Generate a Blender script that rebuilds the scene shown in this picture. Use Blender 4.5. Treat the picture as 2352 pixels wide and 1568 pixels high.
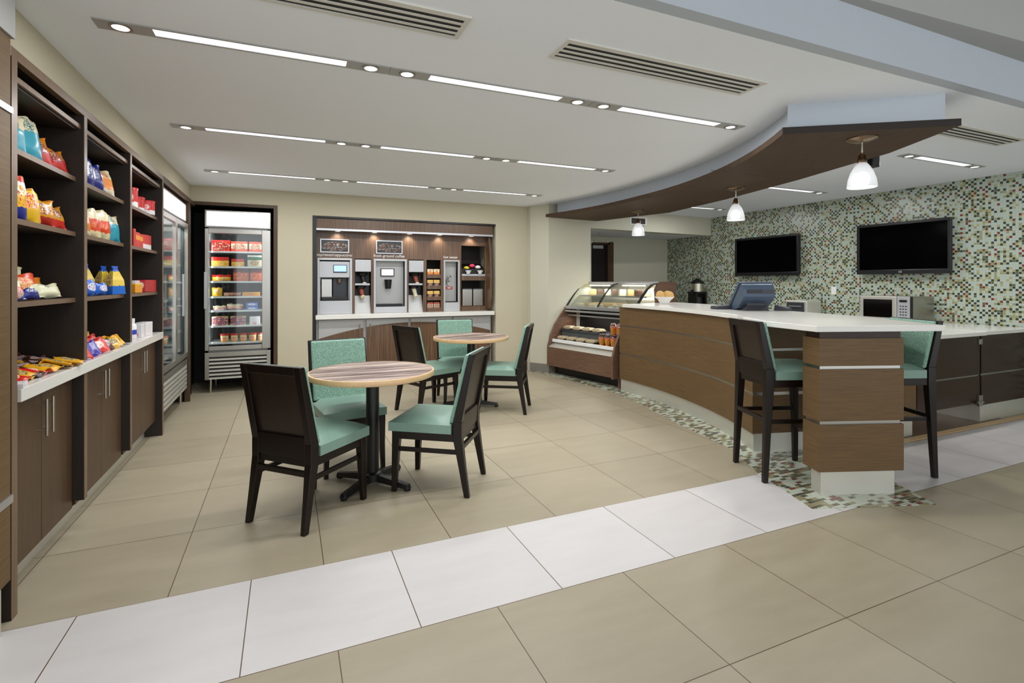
import bpy, math, random
from mathutils import Matrix, Vector
for o in list(bpy.data.objects): bpy.data.objects.remove(o, do_unlink=True)
S = bpy.context.scene
COL = S.collection
PI = math.pi
sin, cos = math.sin, math.cos
random.seed(7)

# ---------------------------------------------------------------- camera
EYE = 1.34
cam = bpy.data.cameras.new('camera'); co = bpy.data.objects.new('camera', cam); COL.objects.link(co)
co.location = (0, 0, EYE); co.rotation_euler = (PI/2, 0, -0.4135)
cam.sensor_fit = 'HORIZONTAL'; cam.sensor_width = 36.0
cam.lens = 36.0*1177.15/2352.0
cam.shift_y = -(784-647.64)/2352.0
cam.clip_start = 0.05
S.camera = co
# ---------------------------------------------------------------- world (daylight from the open lobby behind the camera)
w = bpy.data.worlds.new('world'); S.world = w; w.use_nodes = True
bg = w.node_tree.nodes['Background']; bg.inputs[0].default_value = (0.92, 0.96, 1.0, 1); bg.inputs[1].default_value = 1.7
S.view_settings.view_transform = 'Standard'; S.view_settings.look = 'None'
S.view_settings.exposure = 0.2; S.view_settings.gamma = 1.0; S.view_settings.use_curve_mapping = False
def area(name, loc, sx, sy, power, col=(1, .97, .92), rot=(0, 0, 0), parent=None):
    l = bpy.data.lights.new(name, 'AREA'); l.shape = 'RECTANGLE'; l.size = sx; l.size_y = sy; l.energy = power; l.color = col
    o = bpy.data.objects.new(name, l); COL.objects.link(o); o.location = loc; o.rotation_euler = rot
    if parent: o.parent = parent
    return o
def spot(name, loc, power, ang=80, col=(1, .95, .86), blend=.8, parent=None, r=.03):
    l = bpy.data.lights.new(name, 'SPOT'); l.energy = power; l.spot_size = math.radians(ang); l.spot_blend = blend; l.color = col; l.shadow_soft_size = r
    o = bpy.data.objects.new(name, l); COL.objects.link(o); o.location = loc
    if parent: o.parent = parent
    return o

# ---------------------------------------------------------------- materials
def lin(c):
    return tuple(((v/255.)/12.92 if v/255. <= .04045 else ((v/255.+.055)/1.055)**2.4) for v in c) + (1,)
class NT:
    def __init__(s, name):
        s.m = bpy.data.materials.new(name); s.m.use_nodes = True; s.t = s.m.node_tree
        s.b = s.t.nodes['Principled BSDF']; s.out = s.t.nodes['Material Output']
    def n(s, typ, **kw):
        o = s.t.nodes.new(typ)
        for k, v in kw.items():
            if k.startswith('i'): 
                key = int(k[1:]) if k[1:].isdigit() else k[1:].replace('_', ' ')
                if hasattr(v, 'is_linked') or isinstance(v, bpy.types.NodeSocket): s.t.links.new(v, o.inputs[key])
                else: o.inputs[key].default_value = v
            else: setattr(o, k, v)
        return o
    def l(s, a, b): s.t.links.new(a, b)
    def math(s, op, a, b=None, c=None):
        o = s.t.nodes.new('ShaderNodeMath'); o.operation = op
        for i, v in enumerate((a, b, c)):
            if v is None: continue
            if isinstance(v, (int, float)): o.inputs[i].default_value = v
            else: s.t.links.new(v, o.inputs[i])
        return o.outputs[0]
    def ramp(s, fac, stops, interp='LINEAR'):
        o = s.t.nodes.new('ShaderNodeValToRGB'); cr = o.color_ramp; cr.interpolation = interp
        while len(cr.elements) < len(stops): cr.elements.new(.5)
        for e, (p, c) in zip(cr.elements, stops): e.position = p; e.color = c
        s.t.links.new(fac, o.inputs[0]); return o.outputs[0]
    def mix(s, fac, a, b):
        o = s.t.nodes.new('ShaderNodeMix'); o.data_type = 'RGBA'
        for i, v in ((0, fac), (6, a), (7, b)):
            if isinstance(v, bpy.types.NodeSocket): s.t.links.new(v, o.inputs[i])
            else: o.inputs[i].default_value = v
        return o.outputs[2]
    def set(s, rough=None, metal=None, spec=None, color=None):
        if rough is not None: s.b.inputs['Roughness'].default_value = rough
        if metal is not None: s.b.inputs['Metallic'].default_value = metal
        if spec is not None: s.b.inputs['Specular IOR Level'].default_value = spec
        if color is not None:
            if isinstance(color, bpy.types.NodeSocket): s.l(color, s.b.inputs['Base Color'])
            else: s.b.inputs['Base Color'].default_value = color
        return s
M = {}
def plain(name, rgb, rough=.5, metal=0., spec=.5, var=.06, scale=6., bump=0.):
    n = NT(name); c = lin(rgb)
    tc = n.n('ShaderNodeTexCoord'); no = n.n('ShaderNodeTexNoise', iVector=tc.outputs['Object'], iScale=scale, iDetail=3.)
    d = tuple(max(0, v*(1-var)) for v in c[:3])+(1,); b = tuple(min(1, v*(1+var)) for v in c[:3])+(1,)
    n.set(rough, metal, spec, n.mix(no.outputs['Fac'], d, b))
    if bump:
        bn = n.n('ShaderNodeBump', iHeight=no.outputs['Fac'], iStrength=bump); n.l(bn.outputs[0], n.b.inputs['Normal'])
    M[name] = n.m; return n.m
def wood(name, c1, c2, scale=(2, 2, 60), rough=.4, spec=.5, c3=None, w3=.2):
    n = NT(name)
    tc = n.n('ShaderNodeTexCoord'); mp = n.n('ShaderNodeMapping', iVector=tc.outputs['Object'], iScale=scale)
    no = n.n('ShaderNodeTexNoise', iVector=mp.outputs[0], iScale=1., iDetail=5., iRoughness=.65)
    no2 = n.n('ShaderNodeTexNoise', iVector=tc.outputs['Object'], iScale=1.6, iDetail=2.)
    f = n.math('ADD', n.math('MULTIPLY', no.outputs['Fac'], .8), n.math('MULTIPLY', no2.outputs['Fac'], .2))
    st = [(.32, lin(c1)), (.68, lin(c2))]
    if c3: st = [(.5-w3, lin(c1)), (.5, lin(c3)), (.5+w3, lin(c2))]
    n.set(rough, 0, spec, n.ramp(f, st))
    M[name] = n.m; return n.m
def emit(name, rgb, strength, rough=.4):
    n = NT(name); c = lin(rgb); n.set(rough, 0, .3, c)
    n.b.inputs['Emission Color'].default_value = c; n.b.inputs['Emission Strength'].default_value = strength
    M[name] = n.m; return n.m
def glass(name, tint=(1, 1, 1, 1), refl=.9, base=.04):
    n = NT(name); t = n.n('ShaderNodeBsdfTransparent', iColor=tint); g = n.n('ShaderNodeBsdfGlossy', iRoughness=.03)
    lw = n.n('ShaderNodeLayerWeight', iBlend=.35); f = n.math('ADD', n.math('MULTIPLY', lw.outputs['Fresnel'], refl), base)
    mx = n.n('ShaderNodeMixShader', i0=f, i1=t.outputs[0], i2=g.outputs[0]); n.l(mx.outputs[0], n.out.inputs['Surface'])
    M[name] = n.m; return n.m

def tile_floor():
    n = NT('floor_tiles'); g = n.n('ShaderNodeNewGeometry'); sp = n.n('ShaderNodeSeparateXYZ', iVector=g.outputs['Position'])
    X, Y = sp.outputs[0], sp.outputs[1]; T = .625
    up = n.math('GREATER_THAN', Y, 2.584); st = n.math('SUBTRACT', n.math('GREATER_THAN', Y, 1.963), up)
    lo = n.math('LESS_THAN', Y, 1.963)
    ox = n.math('ADD', n.math('ADD', n.math('MULTIPLY', up, .4655), n.math('MULTIPLY', st, .7725)), n.math('MULTIPLY', lo, -.170))
    xs = n.math('DIVIDE', n.math('ADD', X, ox), T)
    oy = n.math('ADD', n.math('MULTIPLY', up, -2.584), n.math('MULTIPLY', n.math('SUBTRACT', 1., up), -1.963))
    ys = n.math('DIVIDE', n.math('ADD', Y, oy), T)
    def line(v):
        f = n.math('ABSOLUTE', n.math('SUBTRACT', n.math('FRACT', v), .5)); return n.math('GREATER_THAN', f, .5-.0031)
    j = n.math('MAXIMUM', line(xs), line(ys))
    cell = n.n('ShaderNodeCombineXYZ', i0=n.math('FLOOR', xs), i1=n.math('FLOOR', ys), i2=st)
    wn = n.n('ShaderNodeTexWhiteNoise', iVector=cell.outputs[0])
    mp = n.n('ShaderNodeMapping', iVector=g.outputs['Position'], iScale=(1.2, 5., 1))
    no = n.n('ShaderNodeTexNoise', iVector=mp.outputs[0], iScale=2.2, iDetail=5., iRoughness=.6)
    v = n.math('ADD', n.math('MULTIPLY', no.outputs['Fac'], .7), n.math('MULTIPLY', wn.outputs['Value'], .3))
    beige = n.ramp(v, [(.2, lin((151, 141, 119))), (.8, lin((166, 156, 134)))])
    white = n.ramp(v, [(.2, lin((194, 189, 187))), (.8, lin((205, 201, 200)))])
    c = n.mix(st, beige, white); c = n.mix(j, c, lin((84, 66, 42)))
    n.set(.42, 0, .42, c)
    r = n.math('ADD', n.math('MULTIPLY', no.outputs['Fac'], .18), .33); n.l(r, n.b.inputs['Roughness'])
    M['floor_tiles'] = n.m
tile_floor()
def mosaic(name, ax, pitch=.0254, q=0.):
    n = NT(name); g = n.n('ShaderNodeNewGeometry'); sp = n.n('ShaderNodeSeparateXYZ', iVector=g.outputs['Position'])
    a = n.math('DIVIDE', sp.outputs[ax[0]], pitch); b = n.math('DIVIDE', sp.outputs[ax[1]], pitch)
    cell = n.n('ShaderNodeCombineXYZ', i0=n.math('FLOOR', a), i1=n.math('FLOOR', b), i2=3.3)
    wn = n.n('ShaderNodeTexWhiteNoise', iVector=cell.outputs[0])
    pale = (0, lin((176, 187, 175)))
    ca = n.ramp(wn.outputs['Value'], [pale, (.46-q, lin((46, 54, 40) if not q else (84, 72, 48))), (.86, lin((120, 34, 24))), (.94, lin((150, 148, 100)))], 'CONSTANT')
    cb = n.ramp(wn.outputs['Value'], [pale, (.54-q, lin((166, 162, 112))), (.80, lin((146, 148, 104))), (.94, lin((88, 92, 60)))], 'CONSTANT')
    par = n.math('GREATER_THAN', n.math('FRACT', n.math('MULTIPLY', n.math('ADD', n.math('FLOOR', a), n.math('FLOOR', b)), .5)), .25)
    c = n.mix(par, ca, cb)
    if q:
        rw = n.n('ShaderNodeTexWhiteNoise', noise_dimensions='1D', iW=n.math('FLOOR', b))
        c2 = n.n('ShaderNodeCombineXYZ', i0=n.math('FLOOR', n.math('ADD', n.math('MULTIPLY', a, .55), n.math('MULTIPLY', rw.outputs['Value'], 5.))), i1=n.math('FLOOR', b), i2=7.)
        w2 = n.n('ShaderNodeTexWhiteNoise', iVector=c2.outputs[0])
        c = n.ramp(w2.outputs['Value'], [(0, lin((188, 194, 176))), (.44, lin((84, 72, 44))), (.66, lin((136, 126, 84))), (.84, lin((58, 52, 34))), (.95, lin((120, 44, 28)))], 'CONSTANT')
    def ln(v):
        f = n.math('ABSOLUTE', n.math('SUBTRACT', n.math('FRACT', v), .5)); return n.math('GREATER_THAN', f, .45)
    j = n.math('MAXIMUM', ln(a), ln(b)); c = n.mix(j, c, lin((158, 170, 154)))
    n.set(.3, 0, .5, c); M[name] = n.m
mosaic('mosaic_wall', (1, 2)); mosaic('mosaic_floor', (0, 1), .027, .08)

plain('ceiling_paint', (240, 245, 252), .9, var=.02, scale=1.5)
plain('white_paint', (226, 230, 234), .85, var=.02)
plain('grey_paint', (172, 172, 170), .85, var=.02)
plain('blue_lit_white', (184, 192, 200), .85, var=.02)  # white faces, with bluish daylight and shade put into the colour
plain('beige_paint', (192, 184, 160), .85, var=.03, scale=2)
plain('cream_paint', (196, 193, 174), .85, var=.03, scale=2)
plain('grey_base', (120, 116, 108), .6)
wood('cab_wood', (66, 48, 32), (88, 66, 46), (90, 90, 4), .42, spec=.35)
wood('cab_edge', (96, 74, 54), (120, 96, 74), (60, 60, 3), .35)
wood('bar_wood', (92, 71, 45), (114, 89, 58), (5, 5, 120), .5, spec=.3)
wood('canopy_wood', (64, 49, 37), (90, 71, 55), (60, 6, 60), .62, spec=.2)
wood('case_wood', (84, 60, 46), (124, 94, 74), (6, 6, 90), .4)
wood('dark_panel', (44, 30, 22), (60, 42, 32), (5, 5, 80), .25, spec=.22)
wood('zebra_wood', (78, 56, 40), (128, 102, 74), (70, 70, 1.5), .35, c3=(98, 72, 52))
wood('chair_wood', (15, 8, 6), (26, 15, 11), (40, 40, 6), .32, spec=.35)
wood('table_laminate', (70, 54, 48), (196, 178, 166), (1.6, 34, 10), .42, spec=.3, w3=.09, c3=(146, 126, 117))
plain('tan_edge', (206, 172, 128), .4, var=.08, scale=30)
plain('quartz', (226, 224, 218), .18, var=.03, scale=120)
plain('steel', (176, 173, 166), .28, 1.0, var=.05, scale=3)
plain('brushed', (214, 212, 202), .42, .65, var=.06, scale=4)
plain('aluminium', (190, 192, 196), .35, .8, var=.03)
plain('silver_plastic', (186, 187, 190), .4, .25, var=.02)
plain('grey_panel', (176, 176, 174), .45, .3, var=.03)
plain('black', (12, 11, 11), .4, var=.1)
plain('black_gloss', (6, 6, 7), .12, var=.1)
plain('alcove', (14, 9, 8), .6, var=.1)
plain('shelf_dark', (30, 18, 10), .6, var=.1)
plain('nickel', (196, 190, 174), .3, 1.0)
plain('bronze', (150, 128, 104), .3, 1.0)
plain('vinyl', (124, 153, 139), .4, spec=.55, var=.05, scale=3)
plain('blue_grey', (62, 78, 98), .45)
plain('dark_grey', (48, 50, 56), .5)
plain('white_plastic', (232, 232, 230), .4)
plain('porcelain', (236, 236, 234), .2)
plain('bread', (206, 166, 100), .7, var=.25, scale=40, bump=.3)
plain('choc', (74, 44, 26), .6, var=.3, scale=30)
plain('cream_food', (236, 220, 184), .6, var=.15, scale=25)
plain('grille_dark', (44, 42, 39), .7)
plain('vent_white', (214, 212, 204), .5)
plain('fridge_in', (150, 156, 158), .5)
plain('fridge_dark', (34, 38, 40), .6)
plain('shelf_white', (226, 230, 232), .4)
n = NT('green_fabric'); tc = n.n('ShaderNodeTexCoord'); no = n.n('ShaderNodeTexNoise', iVector=tc.outputs['Object'], iScale=260., iDetail=2.)
n.set(.6, 0, .4, n.ramp(no.outputs['Fac'], [(.4, lin((84, 126, 108))), (.62, lin((160, 194, 176)))])); M['green_fabric'] = n.m
emit('tube_glow', (244, 245, 255), 1.15); emit('spot_glow', (255, 252, 244), 1.6); emit('sign_glow', (252, 246, 250), .75)
emit('screen_blue', (150, 180, 235), .9); emit('screen_white', (226, 234, 250), 1.0); emit('bulb_glow', (255, 255, 252), 3.0)
emit('case_glow', (255, 252, 240), 4.0)
n = NT('frosted'); n.set(.35, 0, .5, lin((236, 238, 240))); n.b.inputs['Transmission Weight'].default_value = .0
n.b.inputs['Emission Color'].default_value = (1, 1, 1, 1); n.b.inputs['Emission Strength'].default_value = .10
n.b.inputs['Alpha'].default_value = .62; M['frosted'] = n.m
glass('clear_glass'); glass('door_glass', (.93, .96, .95, 1), .5, .03); glass('case_glass', (.95, .98, .97, 1), .6, .05)

def packmat(name, stops, blot=None, letter=None, scale=18., rough=.28, thr=.55):
    """printed film: colour bands up the pack, a round emblem and mottled print"""
    n = NT(name); tc = n.n('ShaderNodeTexCoord'); sp = n.n('ShaderNodeSeparateXYZ', iVector=tc.outputs['Generated'])
    no = n.n('ShaderNodeTexNoise', iVector=tc.outputs['Generated'], iScale=scale*.35, iDetail=2.)
    z = n.math('ADD', sp.outputs[2], n.math('MULTIPLY', n.math('SUBTRACT', no.outputs['Fac'], .5), .14))
    c = n.ramp(z, [(p, lin(q)) for p, q in stops], 'CONSTANT')
    if blot:
        no2 = n.n('ShaderNodeTexNoise', iVector=tc.outputs['Generated'], iScale=scale, iDetail=1.)
        dx = n.math('SUBTRACT', sp.outputs[0], .5); dz = n.math('MULTIPLY', n.math('SUBTRACT', sp.outputs[2], blot[2] if len(blot) > 2 else .55), 1.25)
        r = n.math('SQRT', n.math('ADD', n.math('MULTIPLY', dx, dx), n.math('MULTIPLY', dz, dz)))
        inside = n.math('LESS_THAN', r, blot[3] if len(blot) > 3 else .33)
        c = n.mix(n.math('MULTIPLY', inside, n.math('GREATER_THAN', no2.outputs['Fac'], thr-.12)), c, lin(blot[0]))
        c = n.mix(n.math('MULTIPLY', inside, n.math('GREATER_THAN', no2.outputs['Fac'], thr+.03)), c, lin(blot[1]))
    n.set(rough, 0, .6, c); M[name] = n.m; return n.m

# ---------------------------------------------------------------- geometry helpers
class MB:
    def __init__(s): s.v = []; s.f = []; s.T = Matrix()
    def add(s, vs, fs):
        k = len(s.v); s.v += [tuple(s.T @ Vector(v)) for v in vs]; s.f += [tuple(i+k for i in f) for f in fs]; return s
    def box(s, x0, x1, y0, y1, z0, z1):
        return s.add([(x0,y0,z0),(x1,y0,z0),(x1,y1,z0),(x0,y1,z0),(x0,y0,z1),(x1,y0,z1),(x1,y1,z1),(x0,y1,z1)],
                     [(3,2,1,0),(4,5,6,7),(0,1,5,4),(1,2,6,5),(2,3,7,6),(3,0,4,7)])
    def cbox(s, c, d): return s.box(c[0]-d[0]/2, c[0]+d[0]/2, c[1]-d[1]/2, c[1]+d[1]/2, c[2]-d[2]/2, c[2]+d[2]/2)
    def hexa(s, a, b):   # two quads (bottom, top), each 4 points
        return s.add(list(a)+list(b), [(3,2,1,0),(4,5,6,7),(0,1,5,4),(1,2,6,5),(2,3,7,6),(3,0,4,7)])
    def prism(s, pts, z0, z1):
        n = len(pts); vs = [(p[0], p[1], z0) for p in pts]+[(p[0], p[1], z1) for p in pts]
        a = sum(pts[i][0]*pts[(i+1)%n][1]-pts[(i+1)%n][0]*pts[i][1] for i in range(n))
        fs = [tuple(range(n-1, -1, -1)), tuple(range(n, 2*n))]+[(i, (i+1)%n, (i+1)%n+n, i+n) for i in range(n)]
        if a < 0: fs = [tuple(reversed(f)) for f in fs]
        return s.add(vs, fs)
    def sideprism(s, prof, x0, x1):   # profile in (y, z) extruded along x
        n = len(prof); vs = [(x0, p[0], p[1]) for p in prof]+[(x1, p[0], p[1]) for p in prof]
        a = sum(prof[i][0]*prof[(i+1)%n][1]-prof[(i+1)%n][0]*prof[i][1] for i in range(n))
        fs = [tuple(range(n-1, -1, -1)), tuple(range(n, 2*n))]+[(i, (i+1)%n, (i+1)%n+n, i+n) for i in range(n)]
        if a < 0: fs = [tuple(reversed(f)) for f in fs]
        return s.add(vs, fs)
    def lathe(s, prof, seg=24, c=(0, 0, 0), cap=True):
        vs = []; fs = []; m = len(prof)
        for r, z in prof:
            for k in range(seg):
                a = 2*PI*k/seg; vs.append((c[0]+r*cos(a), c[1]+r*sin(a), c[2]+z))
        for i in range(m-1):
            for k in range(seg):
                fs.append((i*seg+k, i*seg+(k+1)%seg, (i+1)*seg+(k+1)%seg, (i+1)*seg+k))
        if cap: fs.append(tuple(range(seg-1, -1, -1))); fs.append(tuple((m-1)*seg+k for k in range(seg)))
        return s.add(vs, fs)
    def cyl(s, a, b, r, seg=12, r2=None):
        a = Vector(a); b = Vector(b); d = b-a; q = d.to_track_quat('Z', 'Y').to_matrix(); r2 = r if r2 is None else r2
        vs = []
        for p, rr in ((a, r), (b, r2)):
            for k in range(seg):
                t = 2*PI*k/seg; vs.append(tuple(p+q @ Vector((rr*cos(t), rr*sin(t), 0))))
        fs = [(k, (k+1)%seg, (k+1)%seg+seg, k+seg) for k in range(seg)]+[tuple(range(seg-1, -1, -1)), tuple(range(seg, 2*seg))]
        return s.add(vs, fs)
    def tube(s, pts, r, seg=8):
        for a, b in zip(pts[:-1], pts[1:]): s.cyl(a, b, r, seg)
        return s
    def ball(s, c, r, sz=(1, 1, 1), seg=12, rings=8):
        pr = [(max(1e-4, r*sin(PI*i/rings)), -r*cos(PI*i/rings)) for i in range(rings+1)]
        vs = []; fs = []
        for i, (q, z) in enumerate(pr):
            for k in range(seg):
                a = 2*PI*k/seg; vs.append((c[0]+q*cos(a)*sz[0], c[1]+q*sin(a)*sz[1], c[2]+z*sz[2]))
        for i in range(rings):
            for k in range(seg): fs.append((i*seg+k, i*seg+(k+1)%seg, (i+1)*seg+(k+1)%seg, (i+1)*seg+k))
        return s.add(vs, fs)
def obj(name, mb, mat, parent=None, bevel=0., smooth=False, label=None, seg=2, sub=0, rot=None, loc=None):
    me = bpy.data.meshes.new(name); me.from_pydata(mb.v, [], mb.f); me.update()
    o = bpy.data.objects.new(name, me); COL.objects.link(o)
    me.materials.append(M[mat] if isinstance(mat, str) else mat)
    if parent: o.parent = parent
    if label: o['label'] = label
    if smooth:
        for p in me.polygons: p.use_smooth = True
    if bevel:
        b = o.modifiers.new('bevel', 'BEVEL'); b.width = bevel; b.segments = seg; b.limit_method = 'ANGLE'; b.angle_limit = .6
    if sub:
        b = o.modifiers.new('sub', 'SUBSURF'); b.levels = sub; b.render_levels = sub
    if smooth and not sub:
        try:
            me.set_sharp_from_angle(angle=.7)
        except Exception: pass
    if loc: o.location = loc
    if rot: o.rotation_euler = rot
    return o
def tag(o, label, cat, group=None):
    o['label'] = label; o['category'] = cat
    if group: o['group'] = group
    return o
def thing(name, label, cat, loc=(0, 0, 0), rz=0., group=None):
    o = bpy.data.objects.new(name, None); COL.objects.link(o); o.location = loc; o.rotation_euler = (0, 0, rz); o.empty_display_size = .1
    return tag(o, label, cat, group)
def struct(name, mb, mat, parent=None, bevel=0.):
    o = obj(name, mb, mat, parent, bevel)
    if not parent: o['kind'] = 'structure'
    return o
def kids(o): return [c for c in COL.objects if c.parent == o]
def dup(o, loc=None, rz=None, label=None, group=None, parent=None):
    c = o.copy(); COL.objects.link(c)
    if loc: c.location = loc
    if rz is not None: c.rotation_euler = (0, 0, rz)
    if label: c['label'] = label
    if group: c['group'] = group
    if parent: c.parent = parent
    for ch in kids(o): dup(ch, parent=c)
    return c
def text(name, s, size, parent, loc, rot, mat, ext=.001, align='CENTER'):
    cu = bpy.data.curves.new(name, 'FONT'); cu.body = s; cu.size = size; cu.extrude = ext; cu.align_x = align
    o = bpy.data.objects.new(name, cu); COL.objects.link(o); cu.materials.append(M[mat]); 
    dg = bpy.context.evaluated_depsgraph_get(); me = bpy.data.meshes.new_from_object(o.evaluated_get(dg))
    bpy.data.objects.remove(o, do_unlink=True)
    o = bpy.data.objects.new(name, me); COL.objects.link(o)
    if not me.materials: me.materials.append(M[mat])
    o.parent = parent; o.location = loc; o.rotation_euler = rot
    return o

# ---------------------------------------------------------------- the room
CZ = 2.49; XL = -1.045; YB = 7.08; XM = 6.98
struct('floor', MB().box(-3.5, 10, -3, 9, -.05, 0), 'floor_tiles')
patch = [(3.324, 6.971), (3.52, 6.2), (3.644, 5.254), (3.56, 4.6), (3.40, 3.875), (3.267, 3.06), (3.015, 2.58), (2.843, 2.063), (3.575, 1.80), (3.80, 2.30), (4.35, 3.4), (4.75, 4.7), (4.3, 5.6), (3.95, 6.7), (3.53, 6.72)]
struct('floor', MB().prism(patch, .0, .004), 'mosaic_floor')
plain('shaded_floor', (88, 70, 54), .3, var=.1, scale=3)
struct('floor', MB().prism([(4.5, 2.675), (6.42, 2.675), (6.42, 8.1), (5.0, 8.1), (4.95, 5.4), (4.6, 3.3)], 0, .003), 'shaded_floor')  # dark sheet painting the reflection and shade on the floor behind the gate
struct('ceiling', MB().box(XL-.6, 10, 1.75, 8.4, CZ, CZ+.3), 'ceiling_paint')
struct('ceiling', MB().box(-3.5, 10, -3, 1.68, 3.0, 3.05), 'grey_paint')
struct('trim_1', MB().box(-3.5, 10, 1.68, 1.748, CZ, 3.05), 'blue_lit_white')        # face of the dropped ceiling
struct('trim_2', MB().prism([(1.0, 1.68), (10, 1.68), (10, .75), (6.2, 1.05), (4.45, 1.5), (2.0, 1.66)], 2.74, 3.0), 'grey_paint')
# left: painted bulkhead above the cabinets
struct('wall_left', MB().box(XL-.6, XL, 2.60, YB, 2.30, CZ).box(XL-.6, XL-.55, 2.62, YB+.9, 0, 2.30), 'beige_paint')
# back wall with two recesses: freezer and coffee station
wb = MB()
wb.box(XL-.6, -.11, YB, YB+.12, 2.30, CZ)           # above freezer
wb.box(-.11, .30, YB, YB+.12, 0, CZ)
wb.box(.30, 2.84, YB, YB+.12, 2.20, CZ)
wb.box(2.84, 3.36, YB, YB+.12, 0, CZ)
struct('wall_back', wb, 'beige_paint')
struct('wall_back', MB().box(XL-.6, 3.36, YB+.9, YB+1.0, 0, CZ).box(2.84, 2.90, YB+.12, YB+.9, 0, CZ).box(.24, .30, YB+.12, YB+.9, 0, CZ), 'cream_paint')
struct('wall_right', MB().prism([(3.36, YB), (3.36, 6.97), (3.53, 6.70), (4.30, 6.77), (4.30, 6.93), (3.5, 7.2)], 0, CZ), 'cream_paint')
struct('wall_back', MB().prism([(4.30, 6.77), (XM, 7.0), (XM, 7.16), (4.30, 6.93)], 2.175, CZ), 'cream_paint')   # band over the rear passage
struct('ceiling', MB().prism([(4.30, 6.88), (XM, 7.08), (XM, 8.2), (4.30, 8.2)], 2.19, 2.25), 'white_paint')
struct('wall_back', MB().box(5.69, XM+.1, 8.16, 8.26, 0, 2.3).box(3.3, 5.2, 8.16, 8.26, 0, 2.3).box(5.2, 5.69, 8.16, 8.26, 2.10, 2.3), 'cream_paint')
struct('wall_right', MB().box(XM, XM+.12, -3, 8.26, 0, CZ), 'mosaic_wall')
struct('wall_left', MB().box(4.3, 4.4, 6.93, 8.2, 0, 2.19), 'cream_paint')
struct('baseboard_back', MB().box(-.10, .295, YB-.012, YB, 0, .13).box(2.845, 3.36, YB-.012, YB, 0, .13), 'grey_base')
struct('baseboard_right', MB().prism([(3.35, 6.97), (3.525, 6.69), (3.60, 6.696), (3.60, 6.70), (3.53, 6.702), (3.362, 6.975)], 0, .13), 'grey_base')
d = struct('door_1', MB().box(5.22, 5.56, 8.20, 8.245, 0, 2.05), 'chair_wood'); 
obj('door_closer', MB().box(5.24, 5.46, 8.16, 8.20, 1.97, 2.03), 'aluminium', d)
obj('door_frame', MB().box(5.56, 5.60, 8.15, 8.24, 0, 2.09).box(5.22, 5.60, 8.15, 8.24, 2.05, 2.09).box(5.60, 5.68, 8.14, 8.17, 0, 2.10), 'cab_wood', d)

# ---------------------------------------------------------------- ceiling fixtures
def strip(x0, x1, y, lab, both=True):
    t = thing('linear_ceiling_light', lab, 'ceiling light', ((x0+x1)/2, y, CZ), 0, 'recessed linear lights in the ceiling')
    L = x1-x0; h = L/2
    obj('frame', MB().box(-h, h, -.05, -.036, -.006, 0).box(-h, h, .036, .05, -.006, 0).box(-h, -h+.22, -.036, .036, -.006, 0).box(h-.22, h, -.036, .036, -.006, 0), 'grey_panel', t, label='grey metal trim')
    obj('diffuser', MB().box(-h+.22, h-.22, -.036, .036, -.003, 0), 'tube_glow', t)
    area('lamp', (0, 0, -.012), L-.5, .06, LIN_P, (.97, .985, 1), parent=t)
    for s in (-1, 1):
        b = obj('spot_ring', MB().lathe([(.045, -.010), (.045, -.006), (.030, -.006)], 20, (s*(h-.095), 0, 0), cap=False).lathe([(.045, -.010), (.034, -.010)], 20, (s*(h-.095), 0, 0), cap=False), 'steel', t, smooth=True)
        obj('spot_lens', MB().lathe([(.034, -.009), (.034, -.0065)], 16, (s*(h-.095), 0, 0)), 'spot_glow', b)
        spot('spot_lamp', (s*(h-.095), 0, -.03), SPOT_P, 95, (1, .98, .95), parent=t)
    return t
LIN_P = 11.5; SPOT_P = 11
for yi, (y, nm) in enumerate(((2.815, 'nearest the camera'), (4.44, 'in the middle'), (6.09, 'nearest the coffee wall'))):
    for x0, x1, p in ((-.78, .505, 'left end'), (.51, 1.785, 'centre'), (1.79, 3.09, 'right end')):
        strip(x0, x1, y, 'slim linear ceiling light at the %s of the row %s' % (p, nm))
    strip(5.08, 6.35, y, 'short linear ceiling light behind the wood canopy, %s' % ('beside the air grille' if yi == 0 else 'middle of the three' if yi == 1 else 'farthest of the three'))
def vent(x0, x1, lab):
    t = thing('air_vent', lab, 'air vent', ((x0+x1)/2, 2.21, CZ), 0, 'linear air grilles in the ceiling')
    h = (x1-x0)/2
    obj('frame', MB().box(-h, h, -.105, -.085, -.008, 0).box(-h, h, .085, .105, -.008, 0).box(-h, -h+.022, -.085, .085, -.008, 0).box(h-.022, h, -.085, .085, -.008, 0), 'vent_white', t)
    obj('backing', MB().box(-h+.022, h-.022, -.085, .085, -.003, 0), 'grille_dark', t)
    for k in range(4): obj('slat', MB().box(-h+.022, h-.022, -.085+k*.045-.006+.006*(k == 0), -.085+k*.045+.012, -.008, -.005), 'vent_white', t)
vent(-.75, .735, 'long four slot air grille at the top edge of the photo')
vent(1.215, 2.535, 'long four slot air grille between the light row and the beam')
vent(4.15, 5.46, 'four slot air grille half hidden behind the wood canopy tip')
t = thing('wall_vent', 'small square return air grille on the beige band over the rear passage', 'air vent', (5.25, 6.84, 2.335))
obj('frame', MB().box(-.17, .17, -.01, .012, -.065, .065), 'vent_white', t); obj('grille', MB().box(-.135, .135, -.014, -.01, -.045, .045), 'grille_dark', t)
tag(obj('sprinkler_head', MB().lathe([(.03, 0), (.03, -.008), (.01, -.01), (.01, -.03), (.02, -.033)], 12, (4.95, 7.5, 2.19)), 'nickel'), 'small sprinkler head in the low ceiling of the rear passage', 'sprinkler')
wood('cab_wood_shaded', (26, 17, 11), (38, 27, 18), (90, 90, 4), .55)  # darker copy of cab_wood, shade of the cabinet interior put into the colour
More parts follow.
